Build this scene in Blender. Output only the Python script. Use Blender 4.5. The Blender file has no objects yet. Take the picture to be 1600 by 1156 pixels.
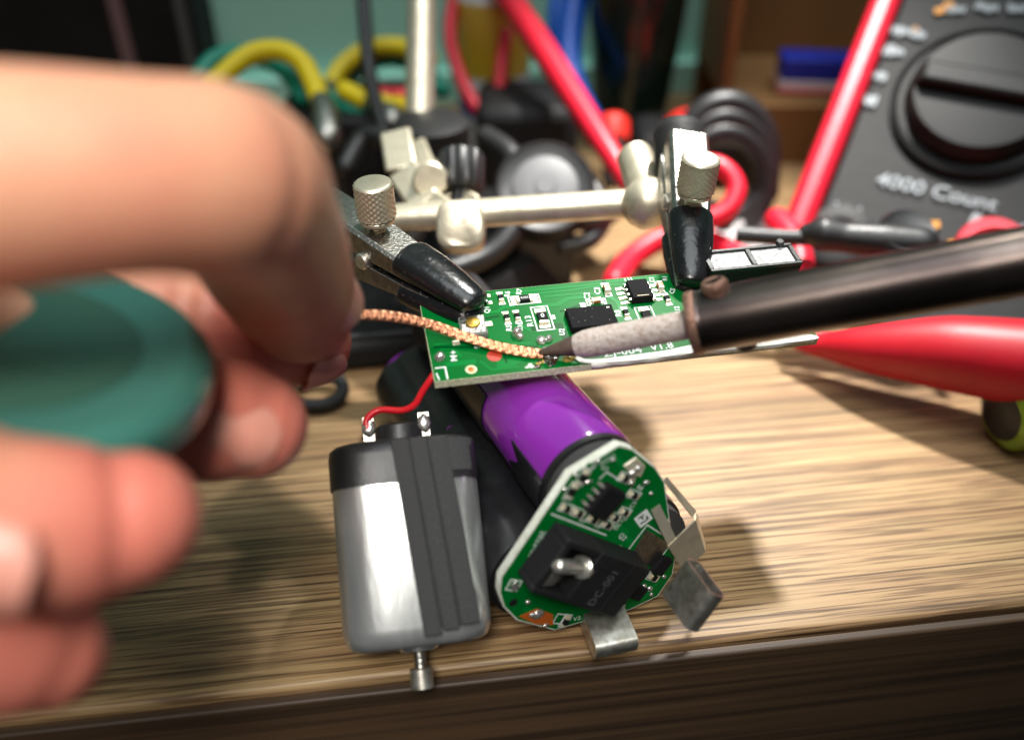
import bpy, bmesh, math, random
import numpy as np
from mathutils import Matrix, Vector
random.seed(7)
S = 0.001                                   # everything below is written in millimetres
scene = bpy.context.scene
col = scene.collection

# ------------------------------------------------------------------ camera, world, lamps, exposure
TH = math.radians(37.0); CAMH = 130.0; FPX = 1400.0; CX, CY = 800.0, 578.0
RV = np.array([1, 0, 0.]); FV = np.array([0, math.cos(TH), -math.sin(TH)])
UV = np.array([0, math.sin(TH), math.cos(TH)]); CV = np.array([0, 0, CAMH])
def P(x, y, z): return CV + z*((x-CX)/FPX*RV + FV - (y-CY)/FPX*UV)      # photo pixel + distance -> place in mm
def T(x, y, h=0.):                                                       # photo pixel -> place on the table (height h)
    r = (x-CX)/FPX*RV + FV - (y-CY)/FPX*UV
    return CV + r*((h-CAMH)/r[2])

cd = bpy.data.cameras.new('camera'); cam = bpy.data.objects.new('camera', cd); col.objects.link(cam)
cam.location = CV*S; cam.rotation_euler = (math.pi/2-TH, 0, 0)
cd.sensor_width = 36; cd.lens = FPX/1600*36; cd.clip_start = .005; cd.clip_end = 20
cd.dof.use_dof = True; cd.dof.focus_distance = .158; cd.dof.aperture_fstop = 6.6
scene.camera = cam
scene.render.resolution_x = 1024; scene.render.resolution_y = 739

w = bpy.data.worlds.new('World'); scene.world = w; w.use_nodes = True
w.node_tree.nodes['Background'].inputs[0].default_value = (.86, .94, 1.0, 1)
w.node_tree.nodes['Background'].inputs[1].default_value = .04

def lamp(name, kind, loc, target, power, color, size, spot=None, blend=.5):
    l = bpy.data.lights.new(name, kind); o = bpy.data.objects.new(name, l); col.objects.link(o)
    o.location = np.array(loc)*S
    o.rotation_euler = Vector((np.array(target)-np.array(loc)).tolist()).to_track_quat('-Z', 'Y').to_euler()
    l.energy = power; l.color = color
    if kind == 'SPOT': l.shadow_soft_size = size*S; l.spot_size = math.radians(spot); l.spot_blend = blend
    else: l.shape = 'DISK'; l.size = size*S
    return o
lamp('desk_lamp', 'SPOT', (80, 285, 310), (44, 196, 0), 13.0, (1, .965, .91), 12, 43, 1.0)
lamp('bench_lamp', 'SPOT', (-35, -130, 370), (-30, 92, 66), 7.6, (1, .955, .89), 60, 30, 1.0)
lamp('overhead_fill', 'AREA', (150, -100, 1900), (0, 300, 0), 25.0, (.93, .98, 1), 1400)  # unseen soft fill from above, added to brighten wall and background
vs = scene.view_settings
vs.view_transform = 'Standard'; vs.look = 'None'; vs.exposure = 0; vs.gamma = 1; vs.use_curve_mapping = False

# ------------------------------------------------------------------ materials
def mat(name, c, rough=.5, metal=0., bump=0., bscale=300., c2=None, cscale=60., spec=.5, coat=0., sss=0., sssr=(1, .3, .15),
        trans=0., stretch=None, detail=4., ior=None, contrast=(.35, .65), rvar=0., emit=None):
    m = bpy.data.materials.new(name); m.use_nodes = True
    N = m.node_tree.nodes; L = m.node_tree.links; b = N['Principled BSDF']
    b.inputs['Base Color'].default_value = (*c, 1); b.inputs['Roughness'].default_value = rough
    b.inputs['Metallic'].default_value = metal; b.inputs['Specular IOR Level'].default_value = spec
    b.inputs['Coat Weight'].default_value = coat; b.inputs['Coat Roughness'].default_value = .06
    if trans: b.inputs['Transmission Weight'].default_value = trans
    if ior: b.inputs['IOR'].default_value = ior
    if sss:
        b.inputs['Subsurface Weight'].default_value = sss; b.inputs['Subsurface Radius'].default_value = sssr
        b.inputs['Subsurface Scale'].default_value = .004
    tc = N.new('ShaderNodeTexCoord'); mp = N.new('ShaderNodeMapping'); L.new(tc.outputs['Object'], mp.inputs[0])
    if stretch: mp.inputs['Scale'].default_value = stretch
    if c2 is not None or rvar:
        n = N.new('ShaderNodeTexNoise'); n.inputs['Scale'].default_value = cscale; n.inputs['Detail'].default_value = detail
        L.new(mp.outputs[0], n.inputs['Vector'])
        r = N.new('ShaderNodeValToRGB'); r.color_ramp.elements[0].position = contrast[0]; r.color_ramp.elements[1].position = contrast[1]
        cc2 = c2 if c2 is not None else c
        r.color_ramp.elements[0].color = (*c, 1); r.color_ramp.elements[1].color = (*cc2, 1)
        L.new(n.outputs['Fac'], r.inputs[0])
        if c2 is not None: L.new(r.outputs[0], b.inputs['Base Color'])
        if rvar:
            mr = N.new('ShaderNodeMapRange'); mr.inputs[3].default_value = rough-rvar; mr.inputs[4].default_value = rough+rvar
            L.new(n.outputs['Fac'], mr.inputs[0]); L.new(mr.outputs[0], b.inputs['Roughness'])
    if bump:
        n2 = N.new('ShaderNodeTexNoise'); n2.inputs['Scale'].default_value = bscale; n2.inputs['Detail'].default_value = 5
        L.new(mp.outputs[0], n2.inputs['Vector'])
        bp = N.new('ShaderNodeBump'); bp.inputs['Strength'].default_value = bump; bp.inputs['Distance'].default_value = .0003
        L.new(n2.outputs['Fac'], bp.inputs['Height']); L.new(bp.outputs[0], b.inputs['Normal'])
    return m

def wood_material():
    m = bpy.data.materials.new('oak_laminate'); m.use_nodes = True
    N = m.node_tree.nodes; L = m.node_tree.links; b = N['Principled BSDF']
    tc = N.new('ShaderNodeTexCoord')
    def noise(scale, sx, sy, detail=5, dist=0.):
        mp = N.new('ShaderNodeMapping'); mp.inputs['Scale'].default_value = (sx, sy, sy); L.new(tc.outputs['Object'], mp.inputs[0])
        n = N.new('ShaderNodeTexNoise'); n.inputs['Scale'].default_value = scale; n.inputs['Detail'].default_value = detail
        n.inputs['Distortion'].default_value = dist; L.new(mp.outputs[0], n.inputs['Vector']); return n
    def ramp(n, *els):
        r = N.new('ShaderNodeValToRGB'); e = r.color_ramp.elements
        e[0].position, e[0].color = els[0][0], (*els[0][1], 1); e[1].position, e[1].color = els[-1][0], (*els[-1][1], 1)
        for p, c in els[1:-1]: x = e.new(p); x.color = (*c, 1)
        L.new(n.outputs['Fac'], r.inputs[0]); return r
    def mix(a, c, f, mode='MULTIPLY'):
        x = N.new('ShaderNodeMix'); x.data_type = 'RGBA'; x.blend_type = mode; x.inputs[0].default_value = f
        L.new(a.outputs[0] if hasattr(a.outputs[0], 'type') and a.bl_idname != 'ShaderNodeMix' else a.outputs[2], x.inputs[6])
        L.new(c.outputs[0], x.inputs[7]); return x
    broad = ramp(noise(90, .05, 1, 3, .4), (.28, (.27, .168, .078)), (.55, (.43, .295, .15)), (.8, (.35, .228, .112)))
    streak = ramp(noise(1000, .014, 1, 4, .10), (.38, (.27, .20, .15)), (.52, (.95, .92, .90)), (.66, (1, 1, 1)))
    pores = ramp(noise(2000, .02, 1, 3, .05), (.40, (.26, .20, .16)), (.47, (1, 1, 1)))
    pinky = ramp(noise(190, .12, 1, 3, .8), (.40, (1, .90, .86)), (.62, (1, 1.0, .92)))
    m1 = mix(broad, streak, .85); m2 = mix(m1, pores, .75); m3 = mix(m2, pinky, .8)
    L.new(m3.outputs[2], b.inputs['Base Color'])
    b.inputs['Roughness'].default_value = .5
    bp = N.new('ShaderNodeBump'); bp.inputs['Strength'].default_value = .2; bp.inputs['Distance'].default_value = .0001
    L.new(pores.outputs[0], bp.inputs['Height']); L.new(bp.outputs[0], b.inputs['Normal'])
    return m

def skin_material():
    m = mat('skin', (.78, .40, .255), .46, bump=.25, bscale=900, sss=.35, sssr=(1, .28, .14), spec=.4)
    N = m.node_tree.nodes; L = m.node_tree.links; b = N['Principled BSDF']
    at = N.new('ShaderNodeAttribute'); at.attribute_name = 'flush'
    n = N.new('ShaderNodeTexNoise'); n.inputs['Scale'].default_value = 95; n.inputs['Detail'].default_value = 5
    tc = N.new('ShaderNodeTexCoord'); L.new(tc.outputs['Object'], n.inputs['Vector'])
    ad = N.new('ShaderNodeMath'); ad.operation = 'MULTIPLY_ADD'; ad.inputs[1].default_value = .85; L.new(n.outputs['Fac'], ad.inputs[0])
    L.new(at.outputs['Fac'], ad.inputs[2])
    r = N.new('ShaderNodeValToRGB'); e = r.color_ramp.elements
    e[0].position = .25; e[0].color = (.78, .40, .245, 1); e[1].position = 1.05; e[1].color = (.70, .21, .15, 1)
    L.new(ad.outputs[0], r.inputs[0]); L.new(r.outputs[0], b.inputs['Base Color'])
    return m

M = {}
M['wood'] = wood_material()
M['front_shade'] = mat('front_shade_brown', (.105, .058, .028), .55, bump=.2, bscale=900, c2=(.045, .025, .013), cscale=420, stretch=(.02, 1, 1), contrast=(.4, .62))  # brown darkened to carry the shade on the table front
M['wall'] = mat('teal_wall_paint', (.42, .80, .67), .8, bump=.3, bscale=150, c2=(.45, .83, .70), cscale=6)
M['floor'] = mat('dark_floor', (.02, .018, .016), .8)
M['skin'] = skin_material()
M['nail'] = mat('fingernail', (.74, .30, .22), .34, spec=.4, c2=(.78, .35, .27), cscale=200)
M['mask'] = mat('green_solder_mask', (.0, .118, .017), .36, bump=.1, bscale=250, c2=(.0, .14, .022), cscale=90, spec=.06)
M['trace'] = mat('green_covered_trace', (.001, .175, .030), .34, spec=.06)
M['trace_dark'] = mat('dark_green_board', (.0, .065, .012), .34, spec=.06)
M['fibre'] = mat('cream_board_edge', (.84, .84, .62), .6, bump=.4, bscale=2500, c2=(.5, .54, .3), cscale=1500)
M['fibre_white'] = mat('white_board_edge', (.74, .76, .68), .55, bump=.4, bscale=2500, c2=(.58, .6, .5), cscale=900)
M['print'] = mat('white_ink', (.80, .82, .80), .6, c2=(.62, .68, .64), cscale=2500)
M['solder'] = mat('solder', (.74, .72, .68), .24, .8, bump=.5, bscale=1200, c2=(.52, .50, .46), cscale=1500)
M['tin'] = mat('tinned_pad', (.62, .55, .36), .38, .45, bump=.5, bscale=1400, c2=(.80, .77, .66), cscale=1800)
M['chip'] = mat('black_chip_epoxy', (.009, .009, .010), .75, bump=.1, bscale=5000, c2=(.013, .012, .013), cscale=3000, spec=.08)
M['resistor'] = mat('resistor_black', (.010, .010, .011), .7, spec=.12)
M['ceramic'] = mat('white_ceramic', (.70, .66, .58), .45)
M['capacitor'] = mat('tan_capacitor', (.30, .115, .03), .4, c2=(.38, .16, .05), cscale=900)
M['burnt'] = mat('burnt_flux', (.012, .009, .006), .2, coat=.6, bump=.8, bscale=900, c2=(.07, .03, .012), cscale=1000)
M['flux'] = mat('amber_flux', (.52, .40, .10), .22, coat=.5, c2=(.38, .26, .05), cscale=1200)
M['glue'] = mat('white_glue', (.86, .86, .80), .45, bump=.5, bscale=350, c2=(.80, .80, .70), cscale=200, sss=.2, sssr=(1, 1, .8))
M['copper'] = mat('copper_wire', (.93, .45, .27), .30, 1, bump=.15, bscale=4000, c2=(.86, .38, .21), cscale=700)
M['copper_dot'] = mat('copper_dot', (.62, .14, .02), .4, .3)
M['red_dot'] = mat('red_dot', (.42, .035, .012), .5)
M['brass'] = mat('gold_contact', (.42, .26, .05), .35, .8)
M['clear'] = mat('clear_plastic', (.42, .46, .42), .15, trans=.5)
M['iron_tip'] = mat('oxidised_iron', (.56, .48, .44), .72, .15, bump=1., bscale=1500, c2=(.40, .29, .23), cscale=1100, contrast=(.48, .74))
M['iron_point'] = mat('sooty_iron', (.060, .042, .036), .6, .5, bump=.5, bscale=1500, c2=(.17, .115, .09), cscale=500, stretch=(.25, 1, 1))
M['barrel'] = mat('heat_stained_steel', (.23, .18, .155), .30, 1, bump=.12, bscale=220, c2=(.085, .066, .062), cscale=90, stretch=(.6, 1, 1), rvar=.1)
M['screw_rust'] = mat('rusty_screw', (.34, .20, .15), .55, .7, bump=.6, bscale=1200, c2=(.2, .1, .07), cscale=900)
M['nickel'] = mat('nickel_plate', (.70, .64, .50), .42, .75, bump=.25, bscale=500, c2=(.56, .50, .38), cscale=350, rvar=.08)
M['steel'] = mat('dull_steel', (.40, .39, .36), .34, 1, bump=.5, bscale=1800, c2=(.26, .25, .23), cscale=700, rvar=.08)
M['shell'] = mat('connector_shell', (.74, .71, .64), .36, .9, bump=.15, bscale=700, c2=(.42, .39, .32), cscale=600)
M['rubber'] = mat('black_rubber', (.008, .008, .009), .24, bump=.5, bscale=500, c2=(.10, .10, .10), cscale=1100, contrast=(.66, .72))
M['tape_shade'] = mat('tape_shade_wrap', (.007, .007, .008), .32, bump=.35, bscale=260, c2=(.011, .011, .012), cscale=400)  # real tape, and the wraps that blacken shaded cells
M['pinmetal'] = mat('bright_pin', (.74, .72, .66), .26, .85, bump=.2, bscale=900)
M['dust'] = mat('grey_dust', (.4, .4, .38), .9)
M['black'] = mat('black_plastic', (.013, .013, .014), .42, bump=.2, bscale=900)
M['blackmatt'] = mat('matt_black_plastic', (.013, .013, .014), .62, bump=.3, bscale=700, c2=(.008, .008, .008), cscale=50, spec=.25)
M['foam'] = mat('black_foam', (.030, .030, .031), .95, bump=.6, bscale=4500, c2=(.05, .05, .05), cscale=4000)
M['purple'] = mat('purple_wrap', (.19, .018, .29), .18, coat=.5, bump=.06, bscale=150, c2=(.22, .024, .33), cscale=40)
M['can'] = mat('zinc_motor_can', (.80, .81, .80), .27, .85, bump=.2, bscale=700, c2=(.60, .62, .61), cscale=250, stretch=(1, 1, .25))
M['red_wire'] = mat('red_insulation', (.62, .010, .018), .35, coat=.2)
M['red'] = mat('red_rubber', (.66, .008, .030), .42, bump=.1, bscale=300)
M['redgrip'] = mat('dark_red_grip', (.52, .006, .018), .45, bump=.2, bscale=200, c2=(.45, .005, .015), cscale=90)
M['redframe'] = mat('red_holster', (.68, .012, .035), .40, bump=.2, bscale=500)
M['meter'] = mat('charcoal_meter', (.022, .022, .022), .65, bump=.3, bscale=1500, c2=(.026, .026, .026), cscale=300, spec=.3)
M['meterdark'] = mat('black_dial', (.010, .010, .010), .55, spec=.3, bump=.2, bscale=1200)
M['meterprint'] = mat('pale_print', (.30, .33, .35), .7)
M['orange'] = mat('orange_print', (.62, .25, .01), .6)
M['teal'] = mat('teal_plastic', (.055, .20, .16), .22, sss=.3, sssr=(.3, 1, .8), coat=.6)
M['tealdark'] = mat('dark_green_label', (.035, .12, .095), .25, c2=(.05, .13, .085), cscale=60)
M['yellow'] = mat('yellow_grip', (.80, .62, .005), .45)
M['green'] = mat('green_grip', (.0, .25, .16), .45)
M['blue'] = mat('blue_grip', (.005, .10, .55), .4)
M['cardboard'] = mat('brown_board', (.20, .098, .028), .8, c2=(.26, .13, .04), cscale=25)
M['bottle'] = mat('dark_green_bottle', (.006, .022, .016), .25, coat=.3)
M['label'] = mat('yellow_label', (.60, .40, .02), .6, c2=(.70, .52, .10), cscale=40)
M['white'] = mat('white_plastic', (.72, .72, .74), .5)
M['paper'] = mat('grey_paper', (.42, .40, .40), .8, bump=.6, bscale=90)
M['lime'] = mat('lime_handle', (.22, .36, .005), .18, coat=.5, sss=.4, sssr=(.8, 1, .1))
M['cord'] = mat('black_cord', (.016, .017, .018), .7, bump=1., bscale=1300)
M['frost'] = mat('frosted_window', (.50, .51, .50), .7, bump=1., bscale=1800, c2=(.26, .26, .26), cscale=1500, contrast=(.42, .62))
M['grey'] = mat('grey_plastic', (.10, .10, .105), .5)

# ------------------------------------------------------------------ mesh helpers
def unit(v): v = np.asarray(v, float); return v/np.linalg.norm(v)
def frame(z, x=None):
    z = unit(z); x = np.array([1, 0, 0.]) if x is None else np.asarray(x, float)
    if abs(unit(x) @ z) > .97: x = np.array([0, 1, 0.])
    y = unit(np.cross(z, x)); x = np.cross(y, z)
    return np.stack([x, y, z], 1)
def spline(pts, n=8):
    pts = np.asarray(pts, float); k = len(pts); out = []
    for i in range(k-1):
        p0 = pts[max(i-1, 0)]; p1 = pts[i]; p2 = pts[i+1]; p3 = pts[min(i+2, k-1)]
        for j in range(n):
            t = j/n
            out.append(.5*((2*p1)+(-p0+p2)*t+(2*p0-5*p1+4*p2-p3)*t*t+(-p0+3*p1-3*p2+p3)*t**3))
    out.append(pts[-1]); return np.array(out)
def rot3(v):
    a = np.linalg.norm(v); k = np.asarray(v)/a
    K = np.array([[0, -k[2], k[1]], [k[2], 0, -k[0]], [-k[1], k[0], 0]])
    return np.eye(3)+math.sin(a)*K+(1-math.cos(a))*K@K

class B:
    def __init__(s): s.v = []; s.f = []
    def add(s, vs, fs):
        o = len(s.v); s.v += [tuple(map(float, q)) for q in vs]; s.f += [tuple(i+o for i in q) for q in fs]; return s
    def box(s, c, sz, m=None, taper=1.):
        m = np.eye(3) if m is None else np.asarray(m); c = np.asarray(c, float); h = np.asarray(sz, float)/2
        vs = []
        for z in (-1, 1):
            t = taper if z > 0 else 1
            for x, y in ((-1, -1), (1, -1), (1, 1), (-1, 1)): vs.append(c+m@(h*np.array([x*t, y*t, z])))
        return s.add(vs, [(3, 2, 1, 0), (4, 5, 6, 7), (0, 1, 5, 4), (1, 2, 6, 5), (2, 3, 7, 6), (3, 0, 4, 7)])
    def prism(s, out, h0, h1, m=None, o=(0, 0, 0), inset=0.):
        m = np.eye(3) if m is None else np.asarray(m); o = np.asarray(o, float); n = len(out)
        out = np.asarray(out, float); cen = out.mean(0)
        top = cen+(out-cen)*(1-inset)
        a2 = sum(out[i][0]*out[(i+1) % n][1]-out[(i+1) % n][0]*out[i][1] for i in range(n))
        if a2 < 0: out = out[::-1]; top = top[::-1]
        vs = [o+m@np.array([p[0], p[1], h0]) for p in out]+[o+m@np.array([p[0], p[1], h1]) for p in top]
        fs = [tuple(range(n-1, -1, -1)), tuple(range(n, 2*n))]+[(i, (i+1) % n, n+(i+1) % n, n+i) for i in range(n)]
        return s.add(vs, fs)
    def lathe(s, o, axis, prof, n=24, x=None, shape=None):
        fr = frame(axis, x); o = np.asarray(o, float); vs = []; fs = []; k = len(prof)
        for t, r in prof:
            for i in range(n):
                a = 2*math.pi*i/n; g = shape(a) if shape else 1.
                vs.append(o+fr@np.array([r*g*math.cos(a), r*g*math.sin(a), t]))
        for j in range(k-1):
            for i in range(n): fs.append((j*n+i, j*n+(i+1) % n, (j+1)*n+(i+1) % n, (j+1)*n+i))
        if prof[0][1] > 0: fs.append(tuple(range(n-1, -1, -1)))
        if prof[-1][1] > 0: fs.append(tuple((k-1)*n+i for i in range(n)))
        return s.add(vs, fs)
    def cyl(s, p0, p1, r0, r1=None, n=20, bev=0.):
        p0 = np.asarray(p0, float); p1 = np.asarray(p1, float); L = np.linalg.norm(p1-p0); r1 = r0 if r1 is None else r1
        pr = [(0, r0), (L, r1)] if not bev else [(0, r0-bev), (bev, r0), (L-bev, r1), (L, r1-bev)]
        return s.lathe(p0, p1-p0, pr, n)
    def tube(s, pts, rad, n=12, flat=1., up=None, round_ends=False):
        pts = np.asarray(pts, float); k = len(pts); rad = np.broadcast_to(np.asarray(rad, float), (k,)).copy()
        if round_ends:
            t0 = unit(pts[0]-pts[1]); t1 = unit(pts[-1]-pts[-2]); a = [.35, .7, .92, 1.]
            pre = [pts[0]+t0*rad[0]*x for x in a[::-1]]; prr = [rad[0]*math.sqrt(max(0, 1-x*x))+.001 for x in a[::-1]]
            pos = [pts[-1]+t1*rad[-1]*x for x in a]; por = [rad[-1]*math.sqrt(max(0, 1-x*x))+.001 for x in a]
            pts = np.array(pre+list(pts)+pos); rad = np.array(prr+list(rad)+por); k = len(pts)
        tan = np.gradient(pts, axis=0); tan /= np.linalg.norm(tan, axis=1)[:, None]
        u = frame(tan[0], up if up is not None else None)[:, 0]; vs = []; fs = []
        for i in range(k):
            u = u-tan[i]*(u@tan[i]); u /= np.linalg.norm(u); w_ = np.cross(tan[i], u)
            for j in range(n):
                a = 2*math.pi*j/n; vs.append(pts[i]+rad[i]*(math.cos(a)*u+flat*math.sin(a)*w_))
        for i in range(k-1):
            for j in range(n): fs.append((i*n+j, i*n+(j+1) % n, (i+1)*n+(j+1) % n, (i+1)*n+j))
        fs += [tuple(range(n-1, -1, -1)), tuple((k-1)*n+j for j in range(n))]
        return s.add(vs, fs)
    def ball(s, c, r, m=None, n=14, k=8, noise=0., lo=0.):
        m = np.eye(3) if m is None else np.asarray(m); c = np.asarray(c, float); r = np.broadcast_to(np.asarray(r, float), (3,))
        vs = []; fs = []
        for i in range(k+1):
            b = -math.pi/2+math.pi*i/k
            for j in range(n):
                a = 2*math.pi*j/n; q = 1+noise*(random.random()-.5)
                d = np.array([math.cos(b)*math.cos(a), math.cos(b)*math.sin(a), math.sin(b)])*r*q
                d[2] = max(d[2], lo*r[2]) if lo else d[2]
                vs.append(c+m@d)
        for i in range(k):
            for j in range(n): fs.append((i*n+j, i*n+(j+1) % n, (i+1)*n+(j+1) % n, (i+1)*n+j))
        return s.add(vs, fs)
    def mesh(s, name, inv=None):
        me = bpy.data.meshes.new(name); v = np.array(s.v)*S
        if inv is not None: v = v@inv[:3, :3].T+inv[:3, 3]
        me.from_pydata(v.tolist(), [], s.f); return me
    def build(s, name, material, parent=None, world=False, smooth=38, bevel=0., clean=True, sub=0):
        inv = None
        if parent is not None and world: inv = np.array(root_of(parent).matrix_world.inverted())
        me = s.mesh(name, inv)
        if clean:
            bm = bmesh.new(); bm.from_mesh(me); bmesh.ops.remove_doubles(bm, verts=bm.verts, dist=1e-7)
            bmesh.ops.dissolve_degenerate(bm, edges=bm.edges, dist=1e-7); bmesh.ops.recalc_face_normals(bm, faces=bm.faces); bm.to_mesh(me); bm.free()
        o = link(name, me, material, parent)
        if smooth:
            me.polygons.foreach_set('use_smooth', [True]*len(me.polygons)); me.set_sharp_from_angle(angle=math.radians(smooth))
        if bevel:
            b = o.modifiers.new('bevel', 'BEVEL'); b.width = bevel*S; b.segments = 2; b.limit_method = 'ANGLE'; b.angle_limit = math.radians(40)
        if sub:
            q = o.modifiers.new('sub', 'SUBSURF'); q.levels = sub; q.render_levels = sub
        return o
def root_of(o):
    while o.parent is not None: o = o.parent
    return o
def link(name, me, material, parent):
    o = bpy.data.objects.new(name, me); col.objects.link(o)
    if material is not None and not me.materials: me.materials.append(M[material] if isinstance(material, str) else material)
    if parent is not None: o.parent = parent
    return o
def tag(o, label=None, cat=None, group=None, kind=None):
    for k, v in (('label', label), ('category', cat), ('group', group), ('kind', kind)):
        if v: o[k] = v
    return o
def thing(name, label, cat, loc, m=None, group=None, kind=None):
    o = bpy.data.objects.new(name, None); col.objects.link(o); o.empty_display_size = .005
    mm = np.eye(4); mm[:3, 3] = np.asarray(loc)*S
    if m is not None: mm[:3, :3] = m
    o.matrix_world = Matrix(mm.tolist()); bpy.context.view_layer.update()
    return tag(o, label, cat, group, kind)
def copy_part(o, parent, d=(0, 0, 0), rz=0.):
    c = o.copy(); col.objects.link(c); c.parent = parent; c.location = Vector((np.asarray(d)*S).tolist()); c.rotation_euler = (0, 0, rz); return c
_dg = bpy.context.evaluated_depsgraph_get
def text(name, s, size, parent, o, m=None, material='print', spacing=1., bold=.0, xs=1.):
    cu = bpy.data.curves.new('t', 'FONT'); cu.body = s; cu.size = size; cu.align_x = 'CENTER'; cu.align_y = 'CENTER'
    cu.space_character = spacing; cu.offset = bold; cu.resolution_u = 3
    ob = bpy.data.objects.new('t', cu); col.objects.link(ob); bpy.context.view_layer.update()
    me = bpy.data.meshes.new_from_object(ob.evaluated_get(_dg()))
    bpy.data.objects.remove(ob)
    v = np.array([x.co[:] for x in me.vertices]).reshape(-1, 3); v[:, 0] *= xs
    m = np.eye(3) if m is None else np.asarray(m)
    v = (v@m.T+np.asarray(o, float))*S
    me.vertices.foreach_set('co', v.ravel()); me.name = name; me.materials.clear(); me.update()
    return link(name, me, material, parent)
def rz(d):
    a = math.radians(d); return np.array([[math.cos(a), -math.sin(a), 0], [math.sin(a), math.cos(a), 0], [0, 0, 1]])

# ------------------------------------------------------------------ setting: table, wall, floor
eA = T(1160, 1010); eB = T(1600, 960); ex = unit(eB-eA); ey = np.array([-ex[1], ex[0], 0]); ez = np.array([0, 0, 1.])
TM = np.stack([ex, ey, ez], 1)
tb = thing('table', None, None, eA, TM, kind='structure')
top = B().box((60, 133, -24), (1500, 262, 48)).build('table_top', 'wood', tb, bevel=1.0)
B().box((60, 133, -90), (1400, 200, 83.6)).build('table_frame', 'black', tb)
B().box((60, 1.0, -24.8), (1500, 2.0, 46.4)).build('front_shade_band', 'front_shade', tb, bevel=.5)  # added dark band, shade of the front face put into its colour
fl = B().box((0, 300, -742), (3000, 3000, 10)).build('floor', 'floor'); tag(fl, kind='structure')
WO = eA+ey*266.
wl = thing('wall', None, None, WO, TM, kind='structure'); B().box((0, 10, 300), (3000, 20, 2100)).build('wall_surface', 'wall', wl)
B().box((0, -3, 6), (1500, 6, 12)).build('wall_skirting', 'wall', wl)

# ------------------------------------------------------------------ main circuit board (held by the clips)
BM = rot3([.1886, .0366, .2053]); BO = np.array([-12.3637, 113.6184, 41.9495]); BL, BW = 67., 20.
brd = thing('circuit_board', 'long green circuit board printed ZJ-004 V1.8 clamped in the clips above the table', 'circuit board', BO, BM)
def loc2w(p): return BO+BM@np.asarray(p, float)
B().box((BL/2, BW/2, -.75), (BL, BW, 1.5)).build('board_core', 'fibre', brd)
B().box((BL/2, BW/2, .02), (BL-.12, BW-.12, .04)).build('solder_mask', 'mask', brd)
Z0 = .045
def strip(b, pts, wd, z0=Z0, z1=None):
    z1 = z0+.03 if z1 is None else z1
    for p, q in zip(pts[:-1], pts[1:]):
        p = np.array(p, float); q = np.array(q, float); d = unit(q-p); n = np.array([-d[1], d[0]])*wd/2; p = p-d*wd*.3; q = q+d*wd*.3
        b.prism([p-n, q-n, q+n, p+n], z0, z1)
        z0 += .0006; z1 += .0006
    return b
b = B()
for pts, wd in (([(13, 18.9), (30, 18.9), (36, 19.2), (48, 19.2)], .5), ([(14, 18.0), (27, 18.0), (31, 18.4), (36, 18.4)], .45),
                ([(22, 17), (30, 16.9), (32, 15.6)], .5), ([(20, 14.8), (24, 14.8), (26, 16), (29, 16)], .9),
                ([(16, 10.8), (18, 9), (24, 9)], .8), ([(1.2, 8.3), (8, 7.2), (17, 6.2)], .45), ([(11, 2.2), (13, 2.2), (15, 3.4), (18, 3.4)], 1.6),
                ([(11, 14.5), (13.2, 14.5), (14.2, 15.4), (16, 15.4)], .7), ([(33.5, 15.4), (34.5, 14), (34.6, 11.6)], .8),
                ([(2, 6.9), (4, 6.9), (5, 5)], .6), ([(26, 4.2), (34, 4.2), (37, 5.4), (46, 5.4)], .9), ([(42, 19), (44.5, 17.6), (44.5, 12)], .5),
                ([(8, 3.3), (9.5, 1.2), (14, 1.2)], .5), ([(41.8, 10), (43, 8), (48, 8)], .7), ([(2.6, 3.4), (7, 3.4)], 1.1)):
    strip(b, pts, wd)
b.build('trace', 'trace', brd)
b = B()
for pts, wd in (([(1, 7.6), (9, 6.4), (18, 5.2)], .5), ([(18.2, 9.4), (23, 9.6), (23.4, 6)], 1.1), ([(12.2, 2.4), (12.2, 5.6)], .35), ([(33.6, 17.8), (33.6, 19.6)], .5),
                ([(24, 13), (28, 14.2)], .4), ([(9.5, 13), (13, 13.4)], .4)):
    strip(b, pts, wd, .05)
b.build('dark_trace', 'trace_dark', brd)
# white printing
def rect(b, cx, cy, w_, h_, t=.24, a=0., z=.09):
    R = rz(a)[:2, :2]; c = np.array([cx, cy])
    for (x0, y0, x1, y1) in ((-w_/2, -h_/2, w_/2, -h_/2+t), (-w_/2, h_/2-t, w_/2, h_/2), (-w_/2, -h_/2+t, -w_/2+t, h_/2-t), (w_/2-t, -h_/2+t, w_/2, h_/2-t)):
        b.prism([c+R@np.array(p) for p in ((x0, y0), (x1, y0), (x1, y1), (x0, y1))], z, z+.012)
    return b
def solid(b, cx, cy, w_, h_, a=0., z=.09):
    R = rz(a)[:2, :2]; c = np.array([cx, cy])
    b.prism([c+R@np.array(p) for p in ((-w_/2, -h_/2), (w_/2, -h_/2), (w_/2, h_/2), (-w_/2, h_/2))], z, z+.012); return b
bp = B()
rect(bp, 18.25, 16.75, 5.7, 2.35); rect(bp, 20.4, 11.75, 3.2, 6.0); solid(bp, 22.25, 11.75, .8, 1.0)
solid(bp, 28.25, 13.6, 1.0, 1.9)
for x, y in ((14.22, 17.7), (14.26, 12.67), (16.13, 12.73), (35.19, 10.85), (43.4, 16.4), (43.6, 13.3)):
    for s in (-1, 1):
        solid(bp, x, y+s*1.55, 1.2, .2); solid(bp, x-.5, y+s*1.35, .2, .3); solid(bp, x+.5, y+s*1.35, .2, .3)
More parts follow.
